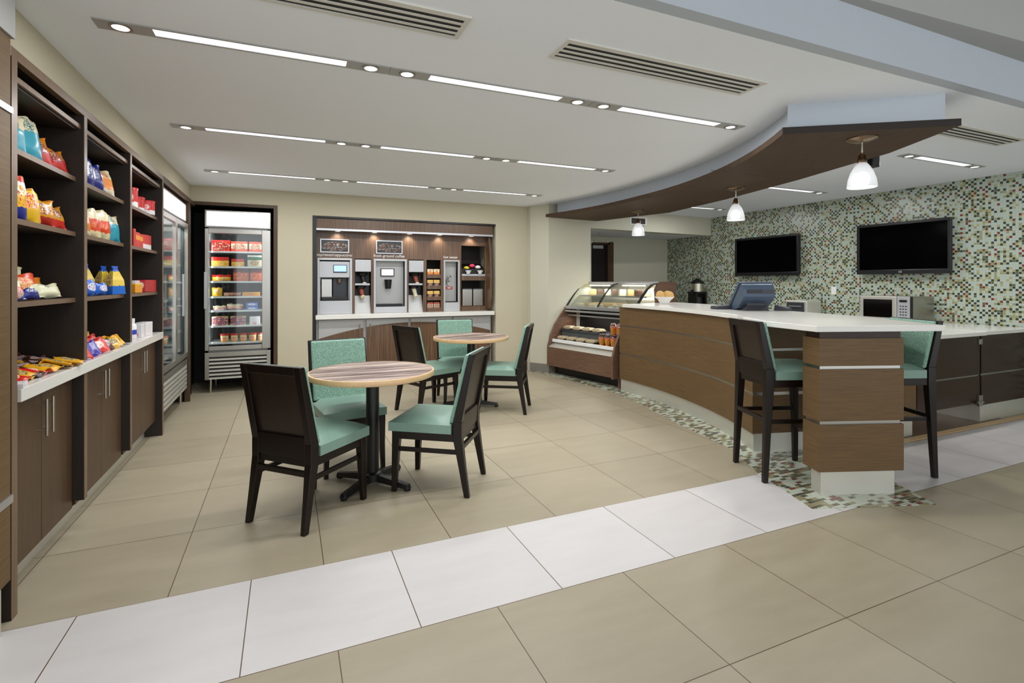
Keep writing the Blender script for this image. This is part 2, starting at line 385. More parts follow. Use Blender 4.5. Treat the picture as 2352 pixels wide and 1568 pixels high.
# ---------------------------------------------------------------- wood pilaster at the left edge
t = thing('wood_pilaster', 'wood clad pilaster with metal strips cut by the left edge of the photo', 'pilaster', (-1.15, 2.4, 0))
pb = MB()
for z0, z1 in ((.20, .495), (.525, 1.985), (2.01, 2.275)): pb.box(-.3, .18, -.35, .17, z0, z1)
obj('cladding', pb, 'bar_wood', t, .002)
for z0, z1 in ((.495, .525), (1.985, 2.01)): obj('metal_strip', MB().box(-.3, .186, -.35, .176, z0, z1), 'aluminium', t)
obj('kick_plate', MB().box(-.3, .16, -.35, .15, 0, .20), 'brushed', t)
obj('capital', MB().box(-.3, .19, -.35, .18, 2.275, 2.49), 'grey_panel', t)

# ---------------------------------------------------------------- snack wall: tall cabinet
XF = -1.0
t = thing('display_cabinet', 'tall dark wood snack cabinet with open shelves above and doors below', 'cabinet', (XF, 4.0, 0))
def L(x0, x1, y0, y1, z0, z1): return (x0-XF, x1-XF, y0-4, y1-4, z0, z1)
XBK = -1.46
carc = MB().box(*L(XBK, XBK+.02, 2.65, 5.36, .10, 2.28)).box(*L(XBK, -1.03, 2.66, 5.36, 2.24, 2.28)).box(*L(XBK, -1.07, 2.68, 5.34, .12, .15))
carc.box(*L(XBK, -1.03, 2.70, 5.33, 2.15, 2.17))
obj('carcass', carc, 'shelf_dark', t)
obj('top_rail', MB().box(*L(-1.03, XF+.0, 2.65, 5.38, 2.235, 2.278)).box(*L(-1.03, -1.015, 2.70, 5.33, 2.16, 2.185)), 'cab_edge', t, .002)
for y0, y1, z0 in ((2.652, 2.70, 0), (3.447, 3.49, .17), (4.33, 4.37, .17), (5.33, 5.375, 0)):
    p = obj('upright', MB().box(*L(XBK, XF, y0, y1, .92, 2.236)).box(*L(XBK+.3, XF, y0, y1, z0, .846)) if z0 else MB().box(*L(XBK, XF, y0, y1, 0, 2.236)), 'cab_wood_shaded', t, .001)
    obj('edge_band', MB().box(*L(XF, XF+.002, y0, y1, z0, 2.236)) if not z0 else MB().box(*L(XF, XF+.002, y0, y1, .92, 2.236)).box(*L(XF, XF+.002, y0, y1, z0, .846)), 'cab_edge', p)
BAY = [(2.70, 3.447), (3.49, 4.33), (4.37, 5.33)]
SH = [(1.878, 1.902), (1.584, 1.608), (1.233, 1.257)]
for a, b in BAY:
    for z0, z1 in SH:
        p = obj('shelf', MB().box(*L(XBK+.02, -1.04, a, b, z0, z1)), 'cab_wood_shaded', t); obj('edge_band', MB().box(*L(-1.04, -1.036, a, b, z0, z1)), 'cab_edge', p)
    m = (a+b)/2
    for s in (-1, 1):
        y0, y1 = (a+.003, m-.002) if s < 0 else (m+.002, b-.003)
        dr = obj('door', MB().box(*L(-1.07, -1.05, y0, y1, .135, .845)), 'cab_wood', t, .0015)
        hy = m+s*.035
        obj('handle', MB().cyl((-1.018-XF, hy-4, .63), (-1.018-XF, hy-4, .80), .006).cyl((-1.05-XF, hy-4, .655), (-1.018-XF, hy-4, .655), .004).cyl((-1.05-XF, hy-4, .775), (-1.018-XF, hy-4, .775), .004), 'nickel', dr, smooth=True)
obj('kick_plate', MB().box(*L(-1.14, -1.13, 2.70, 5.33, 0, .135)), 'brushed', t)
tag(obj('countertop', MB().box(XBK+.02, -.985, 2.701, 5.30, .853, .908), 'quartz', bevel=.003), 'white countertop running through the tall snack cabinet', 'countertop')

# ---------------------------------------------------------------- packs
packmat('teal_bag', [(0, (52, 150, 170)), (.62, (226, 214, 178)), (.97, (200, 190, 150))], ((36, 110, 120), (226, 214, 178), .78, .2), thr=.52)
packmat('red_orange_bag', [(0, (196, 28, 22)), (.45, (222, 132, 30)), (.95, (200, 110, 20))], ((110, 26, 60), (240, 226, 214), .55, .30))
packmat('yellow_bag', [(0, (216, 168, 30)), (.55, (232, 196, 50)), (.9, (190, 130, 20))], ((200, 40, 30), (246, 236, 220), .62, .3))
packmat('blue_yellow_bag', [(0, (24, 36, 120)), (.3, (230, 160, 30)), (.55, (224, 222, 220)), (.85, (210, 60, 20))], ((230, 180, 40), (160, 40, 40)))
packmat('orange_bag', [(0, (200, 40, 30)), (.3, (214, 150, 40)), (.9, (206, 120, 30))], ((120, 30, 50), (246, 238, 230), .6, .28))
packmat('cream_red_bag', [(0, (222, 206, 160)), (.2, (214, 66, 26)), (.6, (228, 214, 170))], ((240, 150, 90), (210, 60, 24), .4, .12))
packmat('cream_orange_bag', [(0, (230, 218, 190)), (.2, (226, 132, 30)), (.6, (228, 214, 170))], ((190, 60, 30), (240, 220, 180), .75, .2))
packmat('blue_bag', [(0, (20, 30, 120)), (.8, (28, 40, 130))], ((210, 214, 230), (24, 34, 128), .6, .28), thr=.6)
packmat('blue_cookie', [(0, (30, 100, 190)), (.3, (230, 200, 90)), (.62, (220, 190, 60)), (.82, (30, 80, 180))], ((120, 40, 20), (246, 236, 200), .5, .26))
packmat('blue_box', [(0, (26, 96, 200)), (.95, (20, 80, 180))], ((246, 248, 252), (220, 140, 50), .5, .3))
packmat('red_can', [(0, (232, 228, 228)), (.35, (204, 26, 24))], ((250, 240, 236), (204, 30, 26), .6, .3))
packmat('red_yellow_box', [(0, (200, 30, 24)), (.5, (230, 150, 30)), (.8, (206, 40, 24))], ((250, 240, 230), (220, 60, 30)))
packmat('yellow_box', [(0, (226, 150, 20)), (.9, (236, 190, 50))], ((200, 60, 20), (250, 240, 220), .5, .2))
packmat('red_box', [(0, (176, 20, 30)), (.9, (190, 26, 36))], ((236, 230, 224), (220, 170, 60)))
packmat('white_box', [(0, (224, 218, 220)), (.9, (232, 228, 230))], ((200, 60, 60), (228, 224, 226), .2, .2), thr=.5)
packmat('blue_bottle', [(0, (228, 226, 230)), (.3, (52, 70, 170)), (.6, (236, 234, 236))], ((220, 190, 60), (60, 80, 180), .35, .15))
packmat('mixed_bag', [(0, (70, 90, 150)), (.3, (222, 92, 40)), (.62, (216, 210, 176))], ((240, 236, 226), (220, 70, 40), .3, .4), scale=26, thr=.5)
packmat('cream_bag', [(0, (214, 212, 178)), (.9, (206, 204, 168))], ((70, 64, 50), (218, 214, 182), .7, .14), thr=.62)
packmat('orange_red_bag', [(0, (226, 122, 50)), (.6, (218, 76, 32))], ((240, 200, 150), (216, 70, 30)))
packmat('candy_yellow', [(0, (226, 166, 28)), (.9, (214, 150, 20))], ((60, 34, 24), (240, 226, 170), .5, .34), thr=.52)
packmat('candy_brown', [(0, (62, 36, 28)), (.8, (80, 46, 36))], ((206, 196, 196), (160, 60, 50), .5, .4), thr=.52)
packmat('candy_red', [(0, (206, 34, 26)), (.85, (190, 28, 22))], ((246, 232, 226), (220, 120, 60), .5, .3), thr=.52)
packmat('candy_purple', [(0, (60, 50, 150)), (.9, (54, 46, 140))], None)

def bagmesh(wd, h, dp, seed=0, top=.5):
    r = random.Random(seed); nu, nv = 13, 15; mb = MB(); ph = r.uniform(0, 6)
    def P(i, j, sd):
        u = i/(nu-1); v = j/(nv-1)
        th_ = (sin(PI*u)**.55)*(sin(PI*min(1, max(0, (v-.02)/.96)))**.5) if 0 < u < 1 and 0 < v < 1 else 0
        wob = 1+.10*sin(7*u+ph+3*v)+.08*sin(11*v+ph*2)
        x = (u-.5)*wd*(1-.10*sin(PI*v)*0+.06*(v-.5)*top)
        y = sd*dp/2*th_*wob+.012*sin(9*u+ph)*(1 if v in (0, 1) else .3)
        return (x, y, v*h+.004*sin(13*u+ph)*(v > .9))
    f = [P(i, j, 1) for j in range(nv) for i in range(nu)]; b = [P(i, j, -1) for j in range(nv) for i in range(nu)]
    n = nu*nv; fs = []
    for j in range(nv-1):
        for i in range(nu-1):
            a = j*nu+i; fs.append((a+1, a, a+nu, a+nu+1)); fs.append((n+a, n+a+1, n+a+nu+1, n+a+nu))
    mb.add(f+b, fs)
    return mb
BAGS = {}
def bag(name, mat, label, cat, loc, wd=.2, h=.27, dp=.09, rz=0., tilt=0., group=None, seed=None):
    """a filled film bag facing +X (rz turns it), leaning back by tilt"""
    seed = len(BAGS)+1 if seed is None else seed
    o = obj(name, bagmesh(wd, h, dp, seed), mat, smooth=True); BAGS[len(BAGS)] = o
    bpy.context.view_layer.update()
    o.rotation_euler = (tilt, 0, PI/2+rz)
    mn = min((o.rotation_euler.to_matrix() @ v.co).z for v in o.data.vertices)
    o.location = (loc[0], loc[1], loc[2]-mn+.001)
    return tag(o, label, cat, group)
def pbox(name, mat, label, cat, loc, dx, dy, dz, rz=0., group=None, bev=.002):
    o = obj(name, MB().box(-dx/2, dx/2, -dy/2, dy/2, 0, dz), mat, bevel=bev); o.location = loc; o.rotation_euler = (0, 0, rz)
    return tag(o, label, cat, group)
S1, S2, S3, SC = 1.903, 1.609, 1.258, .909
bs = 'snack_bag'; XB = -1.085
# first bay, top shelf
bag(bs, 'teal_bag', 'teal and cream bag cut by the cabinet edge on the top left shelf', 'snack bag', (-1.10, 2.93, S1), .14, .17, .05, -.35, -.10)
bag(bs, 'teal_bag', 'whole teal and cream snack bag on the top left shelf', 'snack bag', (XB, 3.05, S1), .16, .20, .06, -.35, -.2)
bag(bs, 'red_orange_bag', 'orange and red snack bag leaning beside the teal bags', 'snack bag', (XB-.01, 3.19, S1), .15, .15, .06, -.35, -.3)
bag(bs, 'red_orange_bag', 'orange and red snack bag at the right end of the top left shelf', 'snack bag', (XB, 3.34, S1), .16, .12, .06, -.35, -.35)
# second shelf
bag(bs, 'blue_yellow_bag', 'multicoloured bag with a blue foot on the second left shelf', 'snack bag', (-1.10, 2.94, S2), .14, .20, .06, -.35, -.08)
bag(bs, 'yellow_bag', 'yellow snack bag with a red mark on the second left shelf', 'snack bag', (XB, 3.04, S2), .15, .16, .05, -.35, -.15)
bag(bs, 'orange_bag', 'puffy orange snack bag in the middle of the second left shelf', 'snack bag', (XB-.02, 3.19, S2), .16, .13, .09, -.5, -.1)
bag(bs, 'orange_bag', 'orange snack bag at the right end of the second left shelf', 'snack bag', (XB, 3.33, S2), .15, .12, .06, -.3, -.3)
# third shelf: heap
bag(bs, 'cream_bag', 'cream bag at the back of the heap on the third left shelf', 'snack bag', (-1.20, 3.06, S3), .30, .15, .05, -.2, -.05)
bag(bs, 'orange_red_bag', 'orange bag in the heap on the third left shelf', 'snack bag', (-1.13, 3.10, S3), .22, .12, .05, -.2, -.2)
bag(bs, 'red_orange_bag', 'red bag behind the cream end of the heap on the third left shelf', 'snack bag', (-1.17, 3.28, S3), .2, .10, .05, -.3, -.3)
bag(bs, 'cream_bag', 'small cream bag at the right end of the heap on the third left shelf', 'snack bag', (-1.075, 3.22, S3), .2, .07, .05, -.2, -.4)
bag(bs, 'mixed_bag', 'red and white bag at the front left of the heap', 'snack bag', (-1.075, 2.86, S3), .15, .085, .05, -.2, -.3)
bag(bs, 'blue_bag', 'small blue bag lying at the front of the heap', 'snack bag', (-1.07, 3.03, S3), .14, .05, .05, -.1, -.5)
# second bay
bag(bs, 'blue_bag', 'crinkled blue snack bag at the left of the second bay top shelf', 'snack bag', (-1.10, 3.80, S1), .17, .19, .07, -.35, -.15)
bag(bs, 'blue_bag', 'crinkled blue snack bag in front of the cream and orange one', 'snack bag', (XB, 3.93, S1), .16, .17, .06, -.35, -.25)
bag(bs, 'cream_orange_bag', 'cream and orange snack bag on the second bay top shelf', 'snack bag', (XB, 4.12, S1), .19, .17, .07, -.3, -.25)
bag(bs, 'cream_orange_bag', 'cream and orange snack bag cut off at the left of the second bay', 'snack bag', (XB, 3.72, S2), .12, .12, .06, -.3, -.1)
bag(bs, 'cream_red_bag', 'cream and red snack bag left of its pair in the second bay', 'snack bag', (XB, 3.87, S2), .17, .18, .06, -.35, -.2)
bag(bs, 'cream_red_bag', 'cream and red snack bag next to the teal one in the second bay', 'snack bag', (XB, 4.05, S2), .17, .19, .07, -.35, -.12)
bag(bs, 'teal_bag', 'teal and cream snack bag at the right of the second bay', 'snack bag', (XB, 4.245, S2), .17, .18, .07, -.35, -.15)
def gable(label, y, x, h, wd=.12):
    o = obj('cookie_bag', MB().hexa([(-.03, -wd/2, 0), (.03, -wd/2, 0), (.03, wd/2, 0), (-.03, wd/2, 0)], [(-.026, -wd*.42, h*.5), (.026, -wd*.42, h*.5), (.026, wd*.42, h*.5), (-.026, wd*.42, h*.5)])
        .hexa([(-.026, -wd*.42, h*.5), (.026, -wd*.42, h*.5), (.026, wd*.42, h*.5), (-.026, wd*.42, h*.5)], [(-.006, -wd*.17, h*.9), (.006, -wd*.17, h*.9), (.006, wd*.17, h*.9), (-.006, wd*.17, h*.9)])
        .hexa([(-.006, -wd*.17, h*.9), (.006, -wd*.17, h*.9), (.006, wd*.17, h*.9), (-.006, wd*.17, h*.9)], [(-.002, -wd*.25, h), (.002, -wd*.25, h), (.002, wd*.25, h), (-.002, wd*.25, h)]), 'blue_cookie', bevel=.003)
    o.location = (x, y, S3); o.rotation_euler = (0, 0, -.3); tag(o, label, 'cookie bag')
gable('dark blue pointed cookie bag at the left wall of its shelf', 3.92, -1.17, .19)
gable('blue and yellow pointed cookie bag, leftmost whole one', 4.08, -1.18, .20)
gable('thin blue and yellow pointed cookie bag standing in the middle', 4.25, -1.13, .19)
gable('largest blue and yellow pointed cookie bag at the shelf front', 4.24, -1.065, .19, .14)
bag('snack_pouch', 'blue_box', 'bright blue snack pouch at the left front of the shelf', 'snack pouch', (-1.07, 3.78, S3), .16, .095, .05, -.1, -.1)
bag('snack_pouch', 'blue_box', 'low blue and white snack pouch beside the pointed bags', 'snack pouch', (-1.07, 3.99, S3), .16, .075, .05, -.1, -.1)
# third bay
def can(label, x, y, z, r, h, mat):
    t = thing('snack_canister', label, 'canister', (x, y, z))
    obj('body', MB().lathe([(r, 0), (r, h*.85)], 20), mat, t, smooth=True); obj('lid', MB().lathe([(r*1.04, h*.85), (r*1.04, h-.004), (r*.98, h)], 20), 'can_lid', t, smooth=True)
plain('can_lid', (196, 24, 22), .35)
can('tall red and white canister at the left of the third bay top shelf', -1.09, 4.74, S1, .045, .155, 'red_can')
pbox('snack_box', 'red_yellow_box', 'low orange box beside the tall red canister', 'box', (-1.10, 4.86, S1), .06, .06, .05, .1)
can('short red and white canister left of its pair', -1.13, 5.02, S1, .068, .125, 'red_can')
can('short red and white canister right of its pair', -1.08, 5.15, S1, .062, .115, 'red_can')
for i, (y, w_, h, m, lb) in enumerate(((4.70, .05, .135, 'red_box', 'narrow red carton at the left of the third bay middle shelf'), (4.79, .09, .115, 'red_yellow_box', 'red and orange carton, second from the left'),
        (4.895, .08, .11, 'red_yellow_box', 'red and yellow carton, third from the left'), (5.00, .085, .115, 'red_can', 'red and white carton, fourth from the left'), (5.13, .13, .12, 'red_can', 'widest red and white carton at the right end'))):
    pbox('snack_carton', m, lb, 'carton', (-1.09, y, S2), .07, w_, h, -.05)
pbox('snack_box', 'yellow_box', 'yellow box on the lowest shelf of the third bay', 'box', (-1.07, 4.77, S3), .05, .14, .07, -.1)
pbox('snack_box', 'red_yellow_box', 'small yellow box with grey top behind the yellow one', 'box', (-1.17, 4.84, S3), .06, .10, .11)
pbox('snack_box', 'white_box', 'grey and white flat box beside the red one', 'box', (-1.13, 5.02, S3), .05, .16, .095)
pbox('snack_box', 'red_box', 'dark red box with gold marks on the lowest shelf of the third bay', 'box', (-1.08, 5.18, S3), .06, .22, .10, -.15)
t = thing('lotion_bottle', 'white and blue bottle on the white countertop in the third bay', 'bottle', (-1.08, 4.72, SC))
obj('body', MB().lathe([(.028, 0), (.032, .01), (.032, .10), (.024, .115)], 16), 'blue_bottle', t, smooth=True); obj('cap', MB().lathe([(.02, .115), (.02, .155)], 16), 'white_plastic', t)
pbox('medicine_box', 'white_box', 'white carton with red marks, left of its pair on the counter', 'carton', (-1.07, 4.87, SC), .06, .10, .105)
pbox('medicine_box', 'white_box', 'white carton with red marks, right of its pair on the counter', 'carton', (-1.06, 5.00, SC), .07, .12, .108, -.2)
# loose candy on the counter
CAND = {}
def candy(mat, x, y, z, wd, h, rz, tx, ty, label, group, cat='candy bag'):
    k = (mat, wd, h)
    if k not in CAND:
        mb = bagmesh(wd, h, .02, len(CAND)+40); mb.v = [(a, c-h/2, b) for a, b, c in [(v[0], v[1], v[2]) for v in mb.v]]
        # generated coordinates want height along z: keep a standing mesh and lay it down by rotation
        mb = bagmesh(wd, h, .022, len(CAND)+40); mb.v = [(v[0], v[1], v[2]-h/2) for v in mb.v]; mb.f = mb.f
        o = obj('candy_bag', mb, mat, smooth=True); CAND[k] = o; c = o
    else:
        c = CAND[k].copy(); COL.objects.link(c)
    c.location = (x, y, z); c.rotation_euler = (-PI/2+tx, ty, PI/2+rz); tag(c, label, cat, group); return c
r = random.Random(3); g1 = 'candy packs heaped on the left end of the counter'
ORD = ['first', 'second', 'third', 'fourth', 'fifth', 'sixth', 'seventh', 'eighth', 'ninth']
for row, (x0, n_, mats, zb) in enumerate(((-1.33, 8, ('candy_yellow',), .032), (-1.24, 9, ('candy_yellow', 'candy_brown'), .028), (-1.15, 9, ('candy_brown', 'candy_brown', 'candy_yellow'), .022), (-1.065, 7, ('candy_brown', 'candy_yellow', 'candy_red'), .016))):
    for i in range(n_):
        y = 2.77+i*(.60 if row < 3 else .42)/(n_-1)+r.uniform(-.01, .01); m_ = mats[(i*2+row) % len(mats)]
        lb = {'candy_yellow': 'yellow candy bag', 'candy_brown': 'dark brown candy bar', 'candy_red': 'red candy bag'}[m_]+', %s from the left in the %s row of the counter heap' % (ORD[i], ('back', 'second', 'third', 'front')[row])
        candy(m_, x0+r.uniform(-.01, .01), y, SC+zb+.006*(i % 3), .12, .10 if m_ != 'candy_brown' else .075, r.uniform(-.5, .5), r.uniform(.10, .45), r.uniform(-.15, .15), lb, g1)
candy('candy_yellow', -1.06, 3.26, SC+.03, .16, .12, .5, .3, .1, 'large yellow candy bag at the right end of the heap', None)
candy('candy_yellow', -1.04, 3.36, SC+.026, .16, .12, .3, .25, .05, 'yellow candy bag touching the first cabinet upright', None)
pbox('candy_box', 'white_box', 'white box with a red band at the left front of the counter', 'box', (-1.02, 2.745, SC), .06, .09, .018, .2)
g2 = 'candy packs in a row in the second bay'
for i in range(7):
    candy('candy_red', -1.16+.02*(i % 2), 3.56+i*.085, SC+.05, .11, .105, -.75, .85, 0, 'red candy bag, %s from the left in the second bay row' % ORD[i], g2)
for i in range(6):
    candy('candy_yellow', -1.23, 3.75+i*.09, SC+.055, .11, .10, -.75, .95, 0, 'yellow candy bag, %s from the left behind the red row' % ORD[i], g2)
candy('candy_red', -1.05, 3.56, SC+.043, .10, .10, -.7, .75, 0, 'red candy bag at the left front of the second bay', None)
c = candy('candy_purple', -1.05, 3.68, SC+.048, .11, .11, -.7, .8, 0, 'purple cracker pack with a white label', None, 'cracker pack')
lab = obj('label', MB().box(-.04, .04, .012, .0135, -.022, .026), 'white_plastic', c)
text('lettering', 'RITZ', .036, c, (0, .0135, -.012), (PI/2, 0, PI), 'red_can', .0008)
candy('candy_red', -1.05, 3.83, SC+.048, .12, .11, -.7, .8, 0, 'large red candy bag next to the purple pack', None)
candy('candy_brown', -1.06, 3.97, SC+.044, .11, .10, -.7, .8, 0, 'dark candy bag between the red and the yellow ones', None)
candy('candy_yellow', -1.06, 4.10, SC+.040, .14, .10, -.7, .7, 0, 'yellow candy bag with a pale label near the second upright', None)
candy('candy_yellow', -1.07, 4.22, SC+.038, .12, .10, -.7, .6, 0, 'yellow candy bag touching the second cabinet upright', None)
# ---------------------------------------------------------------- reach-in freezers
packmat('fz_red', [(0, (196, 30, 24)), (.9, (170, 20, 20))], ((110, 16, 14), (226, 190, 160), .5, .5), scale=12)
packmat('fz_meal', [(0, (196, 60, 34)), (.3, (186, 172, 150)), (.8, (160, 60, 40))], ((140, 60, 36), (220, 206, 180), .5, .4), scale=12)
packmat('fz_yellow', [(0, (222, 160, 40)), (.45, (236, 190, 60)), (.62, (206, 30, 22))], ((246, 226, 130), (200, 110, 30), .3, .25), scale=10)
packmat('fz_green', [(0, (200, 190, 160)), (.6, (30, 96, 60)), (.85, (226, 228, 220))], ((150, 90, 50), (220, 200, 140), .35, .3), scale=12)
packmat('fz_pizza', [(0, (170, 50, 36)), (.2, (190, 90, 50)), (.72, (90, 20, 24))], ((200, 50, 26), (226, 170, 80), .4, .45), scale=10)
packmat('fz_blue', [(0, (60, 120, 210)), (.7, (40, 80, 180))], ((240, 244, 250), (170, 110, 80), .5, .35), scale=12)
packmat('fz_cream', [(0, (206, 190, 140)), (.9, (196, 176, 120))], ((176, 56, 30), (50, 90, 140), .5, .6), scale=8, thr=.5)
packmat('fz_tub', [(0, (214, 150, 60)), (.25, (232, 210, 150)), (.8, (200, 36, 30))], ((226, 70, 40), (246, 236, 210), .4, .3), scale=12)
def freezer(loc, rz, W, ndoor, label, dark_right=False):
    """local frame: width along x, front face at y=0 looking towards -y"""
    t = thing('glass_door_freezer', label, 'freezer', loc, rz); h = W/2; D = .62
    bz0, bz1, s0 = .50, 2.0, .165
    obj('back_panel', MB().box(-h+.036, h-.036, D-.034, D-.03, bz0+.02, bz1-.03), 'fridge_dark', t)
    obj('cabinet', MB().box(-h, -h+.035, .02, D, s0, bz1).box(h-.035, h, .02, D, s0, bz1).box(-h, h, D-.03, D, s0, 2.2).box(-h, h, .02, D, bz0-.02, bz0+.02).box(-h, h, .02, D, bz1-.03, 2.2).box(-h, h, .02, D, s0, s0+.02), 'fridge_in', t)
    sg = obj('sign_box', MB().box(-h, h, 0, .02, 2.005, 2.02).box(-h, h, 0, .02, 2.195, 2.21).box(-h, -h+.02, 0, .02, 2.02, 2.195).box(h-.02, h, 0, .02, 2.02, 2.195), 'steel', t, .002)
    obj('light_panel', MB().box(-h+.02, h-.02, .006, .018, 2.02, 2.195), 'sign_glow', sg)
    dw = W/ndoor
    for k in range(ndoor):
        a = -h+k*dw; b = a+dw
        dr = obj('door', MB().box(a+.002, a+.042, -.02, .015, .515, 1.985).box(b-.042-(.055 if ndoor == 1 else 0), b-.002, -.02, .015, .515, 1.985).box(a+.043, b-.043-(.055 if ndoor == 1 else 0), -.02, .015, .515, .565).box(a+.043, b-.043-(.055 if ndoor == 1 else 0), -.02, .015, 1.93, 1.985), 'steel', t, .003)
        obj('glass_pane', MB().box(a+.04, b-.04, -.006, -.002, .565, 1.93), 'door_glass', dr)
        hx = a+.02 if (ndoor == 1 or k == 1) else b-.02
        if ndoor == 1: obj('handle', MB().box(a-.004, a+.022, -.05, -.02, 1.02, 1.46), 'aluminium', dr, .004)
        else: obj('handle', MB().cyl((hx, -.075, 1.0), (hx, -.075, 1.42), .012).cyl((hx, -.02, 1.10), (hx, -.075, 1.10), .007).cyl((hx, -.02, 1.33), (hx, -.075, 1.33), .007), 'aluminium', dr, smooth=True)
    gr = MB().box(-h, -h+.045, -.01, .02, s0, .49).box(h-.045, h, -.01, .02, s0, .49).box(-h+.045, h-.045, -.008, .02, .435, .49).box(-h+.045, h-.045, .03, .04, s0, .45)
    g = obj('grille', gr, 'steel', t, .002)
    obj('grille_backing', MB().box(-h+.045, h-.045, .022, .03, s0, .45), 'black', g)
    for k in range(6):
        z = s0+.004+k*.045; obj('louver', MB().hexa([(-h+.045, -.012, z), (h-.045, -.012, z), (h-.045, .012, z+.006), (-h+.045, .012, z+.006)], [(-h+.045, -.012, z+.018), (h-.045, -.012, z+.018), (h-.045, .012, z+.024), (-h+.045, .012, z+.024)]), 'brushed', g)
    for sx in (-1, 1):
        for y in (.05, D-.06): obj('leg', MB().lathe([(.012, 0), (.018, .16), (.018, .17)], 12, (sx*(h-.055), y, 0)), 'nickel', t, smooth=True)
    for z in SHZ:
        obj('shelf', MB().box(-h+.036, h-.036, .06, D-.04, z-.012, z-.004).box(-h+.036, h-.036, .045, .06, z-.018, z+.004), 'shelf_white', t)
    area('lamp', (0, .04, 1.92), W-.15, .03, 2.6, (1, 1, 1), (.5, 0, 0), parent=t)
    if ndoor == 1: area('lamp', (h-.06, .05, 1.2), .03, 1.2, 1.5, (1, 1, 1), (PI/2, 0, .7), parent=t)
    area('lamp', (-h+.06, .05, 1.2), .03, 1.2, 1.5, (1, 1, 1), (PI/2, 0, -.7), parent=t)
    return t
SHZ = [1.716, 1.53, 1.349, 1.162, .992, .806, .60]
# back freezer in its recess
FX = (-.905, -.19); FXC = sum(FX)/2
freezer((FXC, 7.11, 0), 0, FX[1]-FX[0], 1, 'single glass door freezer in the back wall recess')
def goods(items, org, ux, rz, where):
    """items: (shelf, centre along width, width, height, depth, material, kind, label)"""
    for sh, c, w_, h_, d_, m_, kind, lb in items:
        x = org[0]+ux[0]*c-ux[1]*.0; y = org[1]+ux[1]*c
        n_ = (-ux[1], ux[0])      # inward
        x += n_[0]*(.075+d_/2); y += n_[1]*(.075+d_/2)
        z = SHZ[sh]-.003
        if kind == 'box': o = obj('frozen_food_box', MB().box(-w_/2, w_/2, -d_/2, d_/2, 0, h_), m_, bevel=.002)
        elif kind == 'tub': o = obj('ice_cream_tub', MB().lathe([(w_*.40, 0), (w_*.5, h_*.85), (w_*.54, h_*.86), (w_*.54, h_)], 18), m_, smooth=True)
        elif kind == 'bag':
            o = obj('frozen_food_bag', bagmesh(w_, h_, d_, int(c*97)+sh), m_, smooth=True)
        o.location = (x, y, z); o.rotation_euler = (0, 0, rz); tag(o, lb+where, {'box': 'box', 'tub': 'tub', 'bag': 'bag'}[kind])
W1 = ' in the back freezer'
u0 = -.315
def c_(px): return (px-484)/(596-484)*.535-.30
it = []
for sh, p0, p1, h_, m_, k_, lb in (
  (0, 484, 527, .14, 'fz_red', 'box', 'wide red frozen meal box at the left of the top shelf'), (0, 528, 567, .13, 'fz_meal', 'box', 'white and brown frozen meal box on the top shelf'), (0, 570, 600, .13, 'fz_meal', 'box', 'pale frozen meal box at the right of the top shelf'),
  (1, 484, 524, .12, 'fz_yellow', 'box', 'red and yellow box at the left of the second shelf'), (1, 529, 559, .10, 'fz_yellow', 'box', 'small red and yellow box in the middle of the second shelf'), (1, 566, 600, .15, 'fz_green', 'box', 'green and white pizza box on the second shelf'),
  (2, 484, 528, .085, 'fz_yellow', 'bag', 'yellow and orange bag on the third shelf'), (2, 533, 570, .155, 'fz_pizza', 'box', 'dark red pizza box in the middle of the third shelf'), (2, 572, 600, .155, 'fz_pizza', 'box', 'pizza box at the right of the third shelf'),
  (3, 484, 508, .115, 'yellow_bag', 'bag', 'yellow crinkled bag at the left of the fourth shelf'), (3, 510, 551, .055, 'fz_meal', 'bag', 'red and white flat bag on the fourth shelf'), (3, 554, 596, .055, 'yellow_box', 'box', 'long yellow box on the fourth shelf'),
  (4, 486, 516, .06, 'mixed_bag', 'bag', 'crinkled blue and white bag on the fifth shelf'), (4, 518, 556, .08, 'mixed_bag', 'bag', 'crinkled red and white bag on the fifth shelf'), (4, 563, 590, .048, 'fz_blue', 'box', 'lower blue ice cream box of the stack'),
  (5, 485, 522, .115, 'fz_cream', 'box', 'cream carton with blue and red panels on the sixth shelf'), (5, 527, 563, .115, 'fz_cream', 'box', 'cream carton with purple and red panels on the sixth shelf'), (5, 571, 596, .105, 'white_box', 'box', 'white carton at the right of the sixth shelf'),
  (6, 503, 524, .105, 'fz_tub', 'tub', 'leftmost ice cream tub on the bottom shelf'), (6, 526, 545, .105, 'fz_tub', 'tub', 'second ice cream tub from the left'), (6, 547, 566, .105, 'fz_tub', 'tub', 'third ice cream tub from the left'), (6, 568, 588, .105, 'fz_tub', 'tub', 'fourth ice cream tub from the left'), (6, 590, 603, .105, 'fz_tub', 'tub', 'rightmost ice cream tub half hidden by the door frame')):
    a, b = c_(p0), c_(p1); it.append((sh, (a+b)/2, (b-a)*.97, h_, .12 if k_ != 'tub' else .08, m_, k_, lb))
goods(it, (FXC, 7.11), (1, 0), 0, W1)
o = obj('frozen_food_box', MB().box(-.062, .062, -.06, .06, 0, .048), 'fz_blue', bevel=.002); o.location = (FXC+c_(576.5), 7.11+.135, SHZ[4]+.046); tag(o, 'upper blue ice cream box of the stack in the back freezer', 'box')
# recess trim around the back freezer
tb = MB().box(XL, -.113, YB-.008, YB+.03, 2.262, 2.30).box(-.155, -.113, YB-.008, YB+.03, 0, 2.262)
struct('trim_3', tb, 'cab_wood')
struct('wall_back', MB().box(-1.15, -.12, YB+.84, YB+.88, 0, 2.30).box(-.155, -.12, YB+.03, YB+.84, 0, 2.30).box(-1.15, -.12, YB+.03, YB+.84, 2.262, 2.30).box(-1.17, -1.13, YB+.03, YB+.84, 0, 2.30), 'alcove')
